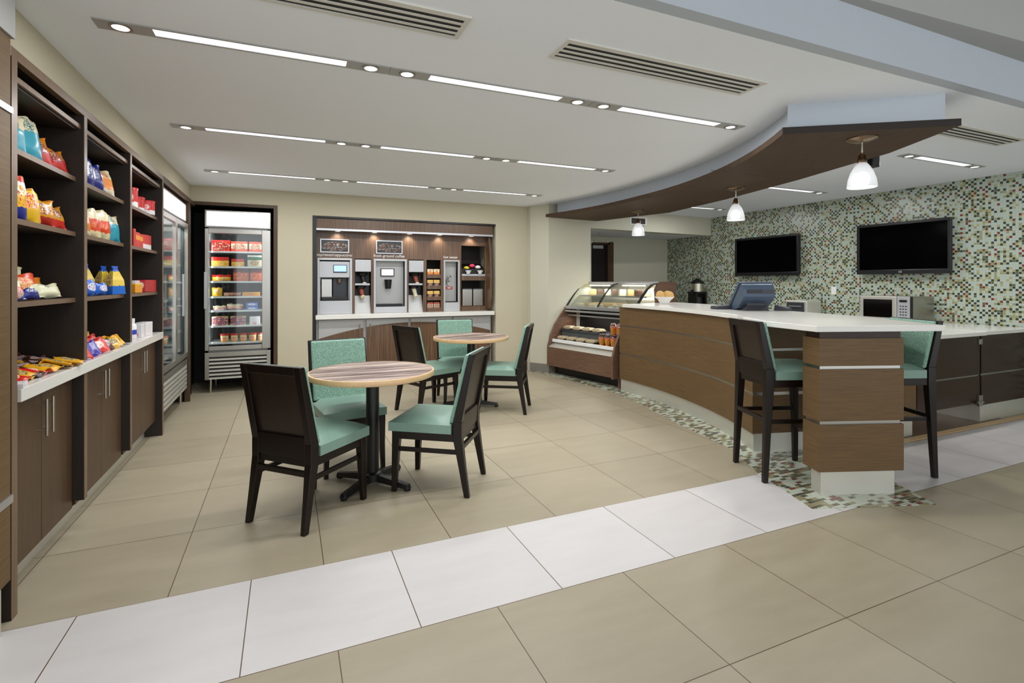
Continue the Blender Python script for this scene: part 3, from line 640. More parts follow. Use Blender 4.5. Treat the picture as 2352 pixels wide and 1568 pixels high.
# side freezer in the left wall
FY = (5.385, 6.70)
freezer((-1.03, sum(FY)/2, 0), PI/2, FY[1]-FY[0], 2, 'double glass door freezer in the left wall')
side = []
for sh, m_, k_, h_, lb in ((0, 'fz_red', 'box', .14, 'red boxed meal on the top shelf'), (1, 'fz_yellow', 'box', .12, 'yellow and red boxed meal on the second shelf'), (2, 'fz_yellow', 'bag', .1, 'orange bagged food on the third shelf'),
        (3, 'yellow_bag', 'bag', .12, 'yellow bagged food on the fourth shelf'), (4, 'fz_blue', 'box', .07, 'blue box on the fifth shelf'), (5, 'fz_cream', 'box', .11, 'cream and red carton on the sixth shelf')):
    for j, c0 in enumerate((-.45, -.22)):
        side.append((sh, c0, .20, h_, .12, m_, k_, lb+(', left' if j == 0 else ', right')))
goods(side, (-1.03, sum(FY)/2), (0, 1), PI/2,  ' of the side freezer')
struct('trim_4', MB().box(XL-.015, XF, 5.38, YB-.01, 2.235, 2.28).box(-1.05, XF, 6.715, 6.76, 0, 2.235), 'cab_wood')
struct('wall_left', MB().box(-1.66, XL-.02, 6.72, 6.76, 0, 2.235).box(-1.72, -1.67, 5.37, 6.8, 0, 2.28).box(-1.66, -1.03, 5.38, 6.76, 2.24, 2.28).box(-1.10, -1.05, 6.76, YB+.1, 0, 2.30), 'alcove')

# ---------------------------------------------------------------- coffee station (recess x .30..2.84)
t = thing('coffee_station', 'built in wood coffee station with machines set in the back wall recess', 'coffee station', (1.57, YB+.02, 0))
def C(x0, x1, y0, y1, z0, z1): return (x0-1.57, x1-1.57, y0, y1, z0, z1)
# px helpers for the front plane: x = world X, heights by pixel row
fr = MB()
cells = [(.365, .808), (.845, 1.062), (1.095, 1.553), (1.58, 1.797), (1.84, 2.052), (2.092, 2.335), (2.365, 2.74)]
ZC, ZT = .912, 2.02
FYY = .16   # machine wall set back from the wall plane
x = .345
xs = [.345]+[v for c in cells for v in c]+[2.79]
for i in range(0, len(xs), 2): fr.box(*C(xs[i], xs[i+1], FYY, FYY+.05, ZC, 1.66))
fr.box(*C(.345, 2.355, FYY, FYY+.05, 1.66, 2.04)); fr.box(*C(2.355, 2.79, FYY, FYY+.05, 1.88, 2.04))
fr.box(*C(2.355, 2.365, FYY, FYY+.05, 1.66, 1.88)).box(*C(2.74, 2.79, FYY, FYY+.05, 1.66, 1.88))
obj('front_panel', fr, 'zebra_wood', t, .001)
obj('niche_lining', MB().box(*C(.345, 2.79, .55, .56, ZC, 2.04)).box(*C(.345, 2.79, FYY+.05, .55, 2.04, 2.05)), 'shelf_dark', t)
obj('header', MB().box(*C(.345, 2.80, .0, .03, 2.04, 2.17)).box(*C(.345, 2.80, .03, FYY, 2.15, 2.17)), 'zebra_wood', t)
obj('light_rail', MB().box(*C(.345, 2.80, -.012, .04, 2.015, 2.04)), 'aluminium', t)
obj('light_shelf', MB().box(*C(.345, 2.79, .04, FYY, 2.03, 2.04)), 'zebra_wood', t)
for i, xx in enumerate((.62, 1.10, 1.58, 2.02, 2.50)):
    pk = obj('puck_light', MB().lathe([(.04, 0), (.034, -.012), (.001, -.014)], 20, (xx-1.57, .09, 2.03)), 'spot_glow', t, smooth=True)
    spot('puck_lamp', (xx-1.57, .085, 2.005), 3.6, 110, (1, .94, .84), .7, parent=t).rotation_euler = (.45, 0, 0)
side_ = MB(); side_.sideprism([(FYY, .93), (FYY, 2.03), (.06, 2.03), (.0, 1.75), (-.02, 1.4), (-.01, 1.1), (.03, .95)], 2.755-1.57, 2.785-1.57)
obj('side_panel', side_, 'zebra_wood', t)
# base with grey arched doors
obj('base', MB().box(*C(.345, 2.79, .05, .5, .06, .853)), 'grey_panel', t)
divs = [.355, .959, 1.564, 2.18, 2.785]
for k in range(4):
    a, b = divs[k]+.02, divs[k+1]-.02
    dr = obj('door', MB().box(*C(a, b, .02, .048, .08, .84)), 'grey_panel', t, .002)
    def arc(q): return .783-.119*(q-1.62)**2
    pts = [(a-1.57, .09)]+[(q-1.57, arc(q)) for q in [a+(b-a)*i/10 for i in range(11)]]+[(b-1.57, .09)]
    m_ = MB(); n_ = len(pts); vs = [(p[0], .012, p[1]) for p in pts]+[(p[0], .02, p[1]) for p in pts]
    m_.add(vs, [tuple(range(n_)), tuple(range(2*n_-1, n_-1, -1))]+[(i, i+n_, (i+1) % n_+n_, (i+1) % n_) for i in range(n_)])
    obj('arched_panel', m_, 'zebra_wood', dr)
    hx = (b-.05 if k % 2 == 0 else a+.05)-1.57
    obj('handle', MB().cyl((hx, -.02, .60), (hx, -.02, .78), .006).cyl((hx, .012, .62), (hx, -.02, .62), .004).cyl((hx, .012, .76), (hx, -.02, .76), .004), 'nickel', dr)
tag(obj('countertop', MB().box(.335, 2.81, YB-.035, YB+.56, .855, .911), 'quartz', bevel=.003), 'narrow white countertop of the coffee station in the back wall', 'countertop')
struct('trim_5', MB().box(.30, .345, YB-.006, YB+.75, 0, 2.20).box(.30, 2.84, YB-.004, YB+.2, 2.175, 2.20), 'black')
# machines
yf = YB+.02+FYY
def mach(name, lab, x0, x1, z0, z1, cat='coffee machine'):
    return thing(name, lab, cat, ((x0+x1)/2, yf, ZC))
def frame(t, w_, z1, fb=.03, mat='aluminium', low=.14):
    h = w_/2; return obj('frame', MB().box(-h, -h+fb, -.02, .02, 0, z1).box(h-fb, h, -.02, .02, 0, z1).box(-h+fb, h-fb, -.02, .02, z1-fb, z1).box(-h+fb, h-fb, -.02, .02, 0, low), mat, t, .003)
# espresso machine
t = mach('espresso_machine', 'silver espresso and cappuccino machine with a blue touchscreen', .365, .808, 0, 0); z1 = .655
frame(t, .443, .75, .028, 'silver_plastic', .18)
obj('body', MB().box(-.193, .193, .0, .03, .49, .705).box(-.193, -.18, .02, .28, .18, .49).box(.18, .193, .02, .28, .18, .49).box(-.193, .193, .28, .3, .18, .49), 'silver_plastic', t, .003)
s_ = obj('screen', MB().box(-.02, .155, -.008, 0, .555, .66), 'dark_grey', t); obj('display', MB().box(-.012, .147, -.010, -.008, .57, .652), 'screen_blue', s_)
obj('brew_unit', MB().box(-.165, -.03, .06, .26, .21, .47), 'steel', t, .004)
bo = obj('spout_block', MB().box(-.02, .14, .05, .26, .21, .48), 'dark_grey', t, .004); obj('spout', MB().cyl((.06, .04, .42), (.06, .04, .47), .03), 'bronze', bo)
obj('drip_tray', MB().box(-.17, .165, -.03, .24, .185, .23), 'black', t, .006)
# fresh ground coffee machine
t = mach('coffee_machine', 'fresh ground coffee machine with a white touchscreen and black cup', 1.095, 1.553, 0, 0)
frame(t, .458, .75, .028, 'silver_plastic', .085)
obj('body', MB().box(-.202, .202, .09, .11, .085, .725), 'grey_panel', t)
s_ = obj('screen', MB().box(-.12, .07, .07, .09, .51, .62), 'dark_grey', t); obj('display', MB().box(-.108, .055, .068, .07, .523, .608), 'screen_white', s_)
obj('drip_tray', MB().box(-.2, .17, -.02, .09, .09, .125), 'black', t, .004)
t2 = obj('cup', MB().lathe([(.038, 0), (.052, .13), (.048, .13), (.034, .006)], 18, (1.30, yf+.035, ZC+.335)), 'black', smooth=True); tag(t2, 'black cup held under the screen of the coffee machine', 'cup')
bpy.context.view_layer.update()
t2.parent = None
# hot water dispenser
t = mach('hot_water_dispenser', 'narrow silver hot water dispenser with a looped tap', 2.092, 2.335, 0, 0, 'water dispenser')
frame(t, .243, .75, .022, 'silver_plastic', .13)
obj('body', MB().box(-.099, .099, .09, .11, .13, .73), 'grey_panel', t)
tp = [(0, .06+.02*0, .30)]+[(.035*sin(a)-.0, .05, .36+.06*cos(a)) for a in [PI*.1*i+PI for i in range(11)]]
obj('tap', MB().tube([(-.03, .07, .40), (-.06, .05, .44), (-.045, .04, .50), (-.01, .04, .53), (.005, .05, .50), (-.02, .05, .45), (-.03, .06, .40)], .008).cyl((-.03, .09, .41), (-.03, .05, .41), .02), 'steel', t, smooth=True)
obj('warning_label', MB().box(-.06, .04, .087, .09, .32, .36), 'red_box', t); obj('drip_tray', MB().box(-.09, .09, -.01, .09, .13, .145), 'black', t)
# cup dispensers
def cupdisp(lab, x0, x1, c1, c2):
    t = thing('cup_dispenser', lab, 'cup dispenser', ((x0+x1)/2, yf, ZC), 0, 'cup dispensers between the machines'); h = (x1-x0)/2
    obj('hood', MB().box(-h, h, -.02, .10, .57, .735), 'silver_plastic', t, .006)
    obj('back_plate', MB().hexa([(-h, .02, 0), (h, .02, 0), (h, .16, 0), (-h, .16, 0)], [(-h, .12, .24), (h, .12, .24), (h, .16, .24), (-h, .16, .24)]), 'grey_panel', t)
    obj('housing', MB().box(-h, h, .17, .18, .2, .57), 'dark_grey', t)
    obj('shelf_bar', MB().box(-h, h*.85, -.01, .06, .385, .41), 'silver_plastic', t)
    for (z, m_, dx) in ((.42, c1, -.0), (.24, c2, -.02)):
        rg = obj('collar', MB().lathe([(.06, .10), (.075, .13), (.06, .14), (.05, .10)], 18, (dx, .09, z)), 'black', t, smooth=True)
        k = obj('cup_stack', MB().cyl((dx, .10, z+.12), (dx+.02, .02, z-.01), .035, 16, .026), m_, rg); obj('cup_base', MB().cyl((dx+.02, .02, z-.01), (dx+.0215, .013, z-.02), .03, 16), 'cream_food', k)
    return t
plain('cup_brown', (140, 64, 36), .5); plain('cup_pale', (200, 196, 160), .5)
cupdisp('cup dispenser right of the espresso machine', .848, 1.059, 'black', 'cup_brown')
cupdisp('cup dispenser right of the fresh ground coffee machine', 1.583, 1.794, 'cup_brown', 'cup_pale')
# pod rack
t = thing('pod_rack', 'wooden rack holding four rows of tea and coffee packets', 'rack', (1.946, yf, ZC))
for z in (0, .165, .325, .485):
    obj('shelf', MB().box(-.10, .10, -.01, .14, z, z+.02).box(-.10, .10, -.012, -.002, z, z+.055), 'zebra_wood', t)
packmat('tea_dark', [(0, (220, 214, 206)), (.25, (60, 44, 60)), (.6, (222, 180, 90))], ((180, 90, 40), (236, 220, 170), .35, .3))
for i, (z, m_) in enumerate(((.02, 'fz_meal'), (.185, 'tea_dark'), (.345, 'tea_dark'), (.505, 'cream_orange_bag'))):
    for k, sx in enumerate((-.048, .048)):
        pbox('tea_carton', m_, '%s carton, %s row of the packet rack' % (('left', 'right')[k], ('bottom', 'third', 'second', 'top')[i]), 'carton', (1.946+sx, yf+.04, ZC+z+.001), .085, .06, .115 if i < 3 else .11)
# condiment bay
t = thing('condiment_shelf', 'small silver shelf with black trays of packets at the right end', 'shelf', (2.553, yf, 1.43))
obj('ledge', MB().box(-.184, .184, -.02, .2, 0, .03), 'silver_plastic', t, .004)
obj('support', MB().box(-.184, .184, -.01, .2, -.065, -.0), 'zebra_wood', t)
obj('tray', MB().hexa([(-.184, .02, .03), (.184, .02, .03), (.184, .2, .03), (-.184, .2, .03)], [(-.184, .02, .11), (.184, .02, .11), (.184, .2, .19), (-.184, .2, .19)]), 'black', t)
for i, (x, z, m_, lb) in enumerate(((-.09, .15, 'yellow_box', 'pile of yellow sweetener packets'), (.0, .185, 'fz_red', 'pile of pink sweetener packets'), (.09, .165, 'white_plastic', 'pile of white sugar packets'))):
    o = obj('packet_pile', MB().ball((0, 0, 0), .045, (1, .8, .6), 10, 6), m_, bevel=0); o.location = (2.553+x, yf+.05, 1.43+z-.03); tag(o, lb+' in the condiment trays', 'packets')
plain('pink', (226, 60, 110), .5); plain('yellow', (206, 196, 40), .5)
bpy.data.objects['packet_pile'].data.materials[0] = M['yellow']; bpy.data.objects['packet_pile.001'].data.materials[0] = M['pink']
for x, lb in ((-.085, 'white bowl at the left of the condiment ledge'), (.10, 'white bowl at the right of the condiment ledge')):
    o = obj('bowl', MB().lathe([(.02, 0), (.03, .02), (.048, .055), (.045, .055), (.027, .022), (.001, .01)], 18), 'porcelain', smooth=True); o.location = (2.553+x, yf-.0+.03-.05, 1.46); tag(o, lb, 'bowl')
for k, x in enumerate((-.085, .085)):
    t = thing('lid_bin', 'steel creamer bin, %s of the pair under the condiment shelf' % ('left', 'right')[k], 'container', (2.553+x, yf+.02, ZC+.071), 0, 'steel bins')
    obj('body', MB().box(-.078, .078, 0, .14, 0, .25), 'steel', t, .006); obj('rim', MB().box(-.07, .07, .005, .135, .25, .265), 'dark_grey', t)
obj('bin_shelf', MB().box(2.366-1.57, 2.739-1.57, FYY-.01, .55, ZC, ZC+.07), 'zebra_wood', bpy.data.objects['coffee_station'])
packmat('menu_pic', [(0, (22, 12, 8)), (.4, (8, 8, 9)), (.8, (20, 22, 22))], ((90, 56, 36), (120, 140, 140), .45, .5), scale=9, thr=.58)
for k, (x0, x1, z0, z1, lb) in enumerate(((.402, .768, 1.735, 1.915, 'dark menu picture in a silver frame above the espresso machine'), (1.126, 1.490, 1.735, 1.918, 'dark menu picture in a silver frame above the coffee machine'))):
    t = thing('menu_screen', lb, 'screen', ((x0+x1)/2, yf-.002, (z0+z1)/2)); h = (x1-x0)/2; v = (z1-z0)/2
    obj('frame', MB().box(-h, h, -.018, 0, -v, -v+.012).box(-h, h, -.018, 0, v-.012, v).box(-h, -h+.012, -.018, 0, -v+.012, v-.012).box(h-.012, h, -.018, 0, -v+.012, v-.012), 'aluminium', t)
    obj('picture', MB().box(-h+.012, h-.012, -.012, -.002, -v+.012, v-.012), 'menu_pic', t)
cs = bpy.data.objects['coffee_station']
for s_, x in (('espresso/cappuccino', .585), ('fresh-ground coffee', 1.31), ('hot water', 2.20)):
    text('lettering', s_, .054, cs, (x-1.57, FYY-.001, 1.688), (PI/2, 0, 0), 'white_plastic', .003)
# ---------------------------------------------------------------- curved bar
def circ3(a, b, c, n):
    ax, ay = a; bx, by = b; cx_, cy = c
    d = 2*(ax*(by-cy)+bx*(cy-ay)+cx_*(ay-by))
    ux = ((ax*ax+ay*ay)*(by-cy)+(bx*bx+by*by)*(cy-ay)+(cx_*cx_+cy*cy)*(ay-by))/d
    uy = ((ax*ax+ay*ay)*(cx_-bx)+(bx*bx+by*by)*(ax-cx_)+(cx_*cx_+cy*cy)*(bx-ax))/d
    r = math.hypot(ax-ux, ay-uy); t0 = math.atan2(ay-uy, ax-ux); t1 = math.atan2(cy-uy, cx_-ux)
    while t1-t0 > PI: t1 -= 2*PI
    while t1-t0 < -PI: t1 += 2*PI
    return [(ux+r*cos(t0+(t1-t0)*i/n), uy+r*sin(t0+(t1-t0)*i/n)) for i in range(n+1)]
def offs(pts, d):
    out = []
    for i, p in enumerate(pts):
        a = pts[max(0, i-1)]; b = pts[min(len(pts)-1, i+1)]; dx, dy = b[0]-a[0], b[1]-a[1]; L_ = math.hypot(dx, dy)
        out.append((p[0]-dy/L_*d, p[1]+dx/L_*d))
    return out
FRONT = circ3((3.345, 2.925), (3.665, 3.87), (3.765, 5.27), 26)      # customer face of the body, near end first
BACKP = [(4.66, 5.25), (4.62, 4.68), (4.24, 3.40), (4.03, 2.74)]
t = thing('bar_counter', 'curved wood bar with metal reveal lines, white top and end pillar', 'bar counter', (3.9, 4.0, 0))
ox, oy = 3.9, 4.0
def loc(pts): return [(p[0]-ox, p[1]-oy) for p in pts]
def body(d):
    f = offs(FRONT, -d); f[0] = (f[0][0]+.2*d, f[0][1]+.98*d)
    return loc(f+BACKP)
for z0, z1 in ((.148, .447), (.472, .795), (.815, 1.032)): obj('wood_panel', MB().prism(body(0), z0, z1), 'bar_wood', t)
for z0, z1 in ((.447, .472), (.795, .815)): obj('metal_reveal', MB().prism(body(.008), z0, z1), 'steel', t)
obj('kick_plate', MB().prism(body(.02), 0.004, .148), 'brushed', t)
# end pillar
pd = Vector((.94, -.342)).normalized(); pn = Vector((-pd.y, pd.x)); P0 = Vector((3.02, 2.145))
def pil(i, a=.555, b=.16):
    q = [P0+pd*i+pn*i, P0+pd*(a-i)+pn*i, P0+pd*(a-i)+pn*(b-i), P0+pd*i+pn*(b-i)]
    return loc([(v.x, v.y) for v in q])
pl = None
for z0, z1 in ((.160, .452), (.475, .797), (.818, .990)):
    p_ = obj('pillar_panel', MB().prism(pil(0), z0, z1), 'bar_wood', t, .001)
obj('pillar_neck', MB().prism(pil(.012), .990, 1.032), 'dark_panel', t)
for z0, z1 in ((.452, .475), (.797, .818)): obj('metal_reveal', MB().prism(pil(.014), z0, z1), 'steel', t)
obj('pillar_kick_plate', MB().prism(pil(.034), .004, .160), 'brushed', t)
sl = [(2.977, 2.130), (3.775, 1.845), (4.16, 2.60), (4.32, 3.37), (4.72, 4.68), (4.76, 5.40), (3.90, 5.24), (3.70, 5.20)]
slf = offs(FRONT, .035); slab = sl[:7]+list(reversed([p for p in slf if p[1] > 3.05 and p[1] < 5.25]))+[(3.215, 2.90), (3.03, 2.53)]
tag(obj('countertop', MB().prism(slab, 1.033, 1.07), 'quartz', bevel=.003), 'white quartz top of the curved bar, overhanging the end pillar', 'countertop')

# ---------------------------------------------------------------- service counter behind, with flap
t = thing('service_counter', 'dark wood service counter along the mosaic wall at the right edge', 'counter', (6.4, 2.68, 0))
def Q(x0, x1, y0, y1, z0, z1): return (x0-6.4, x1-6.4, y0-2.68, y1-2.68, z0, z1)
for z0, z1 in ((.165, .445), (.465, .835)): obj('panel', MB().box(*Q(6.07, 6.97, 2.68, 3.3, z0, z1)), 'dark_panel', t, .001)
obj('metal_reveal', MB().box(*Q(6.08, 6.97, 2.69, 3.3, .445, .465)), 'steel', t)
obj('body', MB().box(*Q(6.42, 6.97, 3.3, 7.38, .1, .835)), 'dark_panel', t)
obj('kick_plate', MB().box(*Q(6.09, 6.97, 2.70, 3.3, 0, .165)), 'brushed', t)
tag(obj('countertop', MB().prism([(6.06, 2.64), (6.975, 2.64), (6.975, 7.4), (6.38, 7.4), (6.38, 3.32), (6.06, 3.32)], .838, .872), 'quartz', bevel=.002), 'white top of the service counter under the microwave and televisions', 'countertop')
t = thing('counter_flap', 'hinged dark wood gate with a white lift up top beside the bar stool', 'gate', (5.55, 2.68, 0))
def G(x0, x1, y0, y1, z0, z1): return (x0-5.55, x1-5.55, y0-2.68, y1-2.68, z0, z1)
for z0, z1 in ((.19, .445), (.462, .832)): obj('panel', MB().box(*G(5.045, 6.04, 2.68, 2.72, z0, z1)), 'dark_panel', t, .001)
obj('metal_reveal', MB().box(*G(5.05, 6.04, 2.69, 2.715, .445, .462)), 'steel', t)
obj('top', MB().box(*G(5.035, 6.03, 2.62, 3.26, .838, .872)), 'quartz', t, .002)
h_ = obj('latch', MB().box(*G(5.985, 6.045, 2.655, 2.68, .165, .27)), 'steel', t, .003); obj('bolt', MB().cyl((.38, -.03, .205), (.48, -.03, .205), .012), 'steel', h_)
obj('hinge', MB().box(*G(6.0, 6.05, 2.66, 2.68, .75, .80)), 'steel', t, .003)
t = thing('counter_cabinet', 'fixed wood counter section behind the right bar stool', 'counter', (4.78, 2.68, 0))
obj('body', MB().box(-.19, .25, 0, .6, .165, .835), 'bar_wood', t); obj('kick_plate', MB().box(-.17, .23, .02, .58, 0, .165), 'brushed', t)
obj('top', MB().box(-.2, .25, -.06, .6, .838, .872), 'quartz', t, .002)
struct('trim_6', MB().box(4.45, 6.97, 2.60, 2.66, 0, .004), 'tan_edge')

# ---------------------------------------------------------------- wood canopy
CUST = circ3((2.915, 2.315), (3.515, 3.55), (3.70, 4.86), 14)+circ3((3.70, 4.86), (3.66, 5.8), (3.46, 6.66), 8)[1:]
STAFF = [(4.42, 6.80), (4.79, 5.56), (4.62, 4.4), (4.357, 3.30), (4.064, 2.34), (3.755, 1.755)]
cz = 2.29
t = thing('wood_canopy', 'curved dark wood canopy hanging over the bar on a white drop', 'canopy', (3.9, 4, cz))
can_ = loc(CUST+STAFF)
can_[-1] = (3.745-ox, 1.756-oy)
obj('wood_panel', MB().prism(can_, 0, .042), 'canopy_wood', t, .001)
obj('edge_band', MB().hexa([(2.915-ox+.0, 2.315-oy, -.001), (3.745-ox, 1.751-oy, -.001), (3.745-ox, 1.756-oy, -.001), (2.915-ox, 2.320-oy, -.001)], [(2.915-ox, 2.315-oy, .043), (3.745-ox, 1.751-oy, .043), (3.745-ox, 1.756-oy, .043), (2.915-ox, 2.320-oy, .043)]), 'shelf_dark', t)
inn = offs(CUST, -.09); inn[0] = (2.985, 2.335)
drop = loc(inn[:-2]+[(3.62, 6.60), (4.30, 6.66), (4.68, 5.56), (4.50, 4.4), (4.25, 3.36), (3.95, 2.40), (3.675, 1.80)])
obj('white_drop', MB().prism(drop, .042, CZ-cz), 'blue_lit_white', t)
for y in (3.35, 4.62): pass
js = MB().box(3.29-ox, 4.35-ox, 3.30-oy, 3.304-oy, -.0008, .001); obj('panel_joint', js, 'black', t)
js = MB().box(3.70-ox, 4.66-ox, 4.66-oy, 4.664-oy, -.0008, .001); obj('panel_joint', js, 'black', t)
t = thing('ceiling_speaker', 'small black speaker hanging behind the nearest pendant lamp', 'speaker', (4.30, 2.60, 2.40))
obj('body', MB().box(-.045, .045, -.03, .04, -.14, -.02), 'black', t, .01); obj('bracket', MB().cyl((0, 0, -.03), (0, 0, .09), .008), 'black', t)

# ---------------------------------------------------------------- pendants
def pendant(x, y, lab):
    t = thing('pendant_lamp', lab, 'pendant lamp', (x, y, cz), 0, 'frosted glass pendants under the wood canopy')
    obj('ceiling_plate', MB().lathe([(.092, 0), (.092, -.006), (.06, -.02), (.012, -.028)], 28), 'bronze', t, smooth=True)
    obj('stem', MB().cyl((0, 0, -.025), (0, 0, -.10), .006).lathe([(.008, -.095), (.014, -.105), (.008, -.115)], 12), 'nickel', t, smooth=True)
    obj('socket', MB().lathe([(.014, -.105), (.022, -.115), (.024, -.135), (.028, -.14), (.028, -.165), (.02, -.17)], 20), 'bronze', t, smooth=True)
    pr = [(.026, -.160), (.045, -.185), (.066, -.225), (.08, -.27), (.087, -.325)]
    obj('glass_shade', MB().lathe(pr+[(r_-.004, z) for r_, z in reversed(pr)], 32, cap=False), 'frosted', t, smooth=True)
    obj('bulb', MB().ball((0, 0, -.27), .045, (1, 1, 1.1), 16, 10), 'bulb_glow', t, smooth=True)
    l = bpy.data.lights.new('lamp', 'SPOT'); l.energy = 16; l.spot_size = 2.9; l.spot_blend = .5; l.color = (1, .97, .93); l.shadow_soft_size = .04
    lo = bpy.data.objects.new('lamp', l); COL.objects.link(lo); lo.location = (0, 0, -.335); lo.parent = t
pendant(3.485, 2.176, 'frosted glass pendant lamp nearest the camera')
pendant(4.157, 3.839, 'frosted glass pendant lamp in the middle of the bar')
pendant(4.314, 5.616, 'small looking frosted pendant lamp at the far end by the display case')

# ---------------------------------------------------------------- display case
plain('riser', (74, 80, 80), .5)
cu = Vector((.205, -.979, 0)); cang = math.atan2(cu.y, cu.x)
t = thing('refrigerated_display_case', 'curved glass pastry case in wood veneer between the wall and the bar', 'display case', (3.50, 6.665, 0), cang)
W_ = 1.36; D_ = 1.15        # local: x along width (left to right), y = depth inward
side_p = [(-.02, .13), (-.02, .40), (.03, .55), (.12, .72), (.25, .88), (.33, .965), (.40, .985), (D_, .985), (D_, .0), (.10, .0), (.10, .13)]
obj('side_panel', MB().sideprism(side_p, 0, .03), 'case_wood', t, .002)
obj('side_panel', MB().sideprism([(y-.06 if y < .5 else y, z) for y, z in side_p], W_-.03, W_), 'case_wood', t, .002)
obj('front_panel', MB().box(.03, W_-.03, -.02, .02, .13, .40), 'case_wood', t, .003)
obj('sill', MB().hexa([(.03, -.015, .40), (W_-.03, -.015, .40), (W_-.03, .10, .40), (.03, .10, .40)], [(.03, .0, .41), (W_-.03, .0, .41), (W_-.03, .10, .455), (.03, .10, .455)]), 'brushed', t)
obj('base', MB().box(.04, W_-.04, .12, D_-.05, 0.005, .40), 'black', t)
obj('back_wall', MB().box(.03, W_-.03, .60, D_-.02, .40, .95), 'black', t)
obj('bumper_rail', MB().box(.03, W_-.03, .055, .085, .465, .51), 'white_plastic', t, .005)
def ledge(y0, y1, z): return MB().box(.035, W_-.035, y0, y1, z-.015, z)
obj('lower_shelf', ledge(.12, .60, .50), 'dark_grey', t); obj('middle_shelf', ledge(.20, .60, .64), 'dark_grey', t)
obj('riser', MB().box(.06, W_-.06, .215, .225, .52, .625), 'riser', t); obj('riser', MB().box(.06, W_-.06, .135, .145, .40, .485), 'riser', t)
obj('upper_ledge', MB().box(.03, W_-.03, .30, .36, .90, .925).box(.03, W_-.03, .35, .40, .84, .86), 'aluminium', t, .003)
obj('deck', MB().box(.03, W_-.03, .33, D_, .96, .985).box(.03, W_-.03, .32, .35, .945, .99), 'aluminium', t)
gp = [(.35, .99), (.42, 1.08), (.50, 1.17), (.58, 1.245), (.68, 1.305), (.78, 1.325)]
def strip_(prof, x0, x1, th):
    m_ = MB()
    for (a, b), (c, d) in zip(prof[:-1], prof[1:]):
        m_.hexa([(x0, a, b), (x1, a, b), (x1, a+th, b-th*.6), (x0, a+th, b-th*.6)], [(x0, c, d), (x1, c, d), (x1, c+th, d-th*.6), (x0, c+th, d-th*.6)])
    return m_
obj('curved_glass', strip_(gp, .02, W_-.02, .004), 'case_glass', t, smooth=True)
for x in (.0, .65, W_-.035): obj('glass_frame', strip_([(a-.004, b+.003) for a, b in gp], x, x+(.018 if x == .65 else .035), .014), 'black', t)
obj('top_rail', MB().box(.0, W_, .76, 1.1, 1.315, 1.345), 'aluminium', t, .006)
obj('light_tube', MB().box(.12, .52, .72, .75, 1.285, 1.30).box(.78, 1.18, .72, .75, 1.285, 1.30), 'case_glow', t)
area('lamp', (W_/2, .35, .835), W_-.2, .03, 2.5, (1, .98, .94), (0, 0, 0), parent=t)  # added lamp under the ledge to brighten the salads
area('lamp', (W_/2, .74, 1.27), W_-.2, .04, 12, (1, .98, .93), (0, 0, 0), parent=t)
obj('rear_panel', MB().box(.0, W_, D_-.04, D_, .985, 1.345), 'brushed', t)
obj('end_panel', MB().sideprism([(.75, .985), (.72, 1.24), (.80, 1.345), (D_, 1.345), (D_, .985)], W_-.02, W_+.01), 'case_wood', t)
obj('glass_shelf', MB().box(.04, W_-.04, .60, .98, 1.135, 1.145), 'case_glass', t); obj('shelf_edge', MB().box(.04, W_-.04, .595, .602, 1.13, 1.148), 'aluminium', t)
CT = Matrix.Translation((3.50, 6.665, 0)) @ Matrix.Rotation(cang, 4, 'Z')
def inC(o, x, y, z, rz=0):
    o.location = CT @ Vector((x, y, z)); o.rotation_euler = (0, 0, cang+rz); return o
r = random.Random(5)
cakes = ['bread', 'choc', 'cream_food', 'choc', 'cream_food', 'bread', 'choc', 'cream_food']
names = {'bread': 'golden', 'choc': 'chocolate', 'cream_food': 'cream'}
pos = ['at the left end', 'second from the left', 'third from the left', 'left of the glass post', 'right of the glass post', 'third from the right', 'second from the right', 'at the right end']
for i in range(8):
    x = .16+i*.148; m_ = cakes[i]
    o = obj('cake_slice', MB().prism([(-.055, 0), (.05, -.045), (.05, .045)], 0, .075).prism([(-.055, 0), (.05, -.045), (.05, .045)], .078, .088), m_, bevel=.004)
    inC(o, x, .74, 1.146, PI/2+r.uniform(-.4, .4)); tag(o, names[m_]+' cake slice on the glass shelf of the pastry case, '+pos[i], 'cake')
for i in range(9):
    x = .13+i*.137
    o = obj('pastry', MB().ball((0, 0, .022), .05, (1, .7, .55), 12, 6).ball((.03, .01, .028), .035, (1, .8, .5), 10, 6), ('cream_food', 'bread')[i % 3 == 1], smooth=True)
    inC(o, x, .50+.03*(i % 2), .986, r.uniform(-1, 1)); tag(o, 'small glazed pastry, %s from the left on the deck of the pastry case' % ORD[i], 'pastry', 'pastries in a row on the deck behind the curved glass')
for i in range(4):
    o = obj('cake_tray', MB().box(-.13, .13, -.12, .12, 0, .012).box(-.11, .11, -.10, .10, .012, .045), 'bread', bevel=.004)
    inC(o, .20+i*.32, .80, .986); tag(o, 'tray of golden cake at the back of the pastry case deck, '+('leftmost', 'second from the left', 'third from the left', 'rightmost')[i], 'tray')
packmat('salad', [(0, (24, 26, 26)), (.35, (96, 130, 60)), (.6, (206, 210, 190))], ((60, 120, 40), (236, 190, 170), .6, .6), scale=14, thr=.46)
packmat('fruit', [(0, (206, 44, 20)), (.5, (226, 110, 30)), (.8, (210, 130, 110))], ((230, 190, 60), (170, 20, 16), .4, .5), scale=16, thr=.5)
k = 0
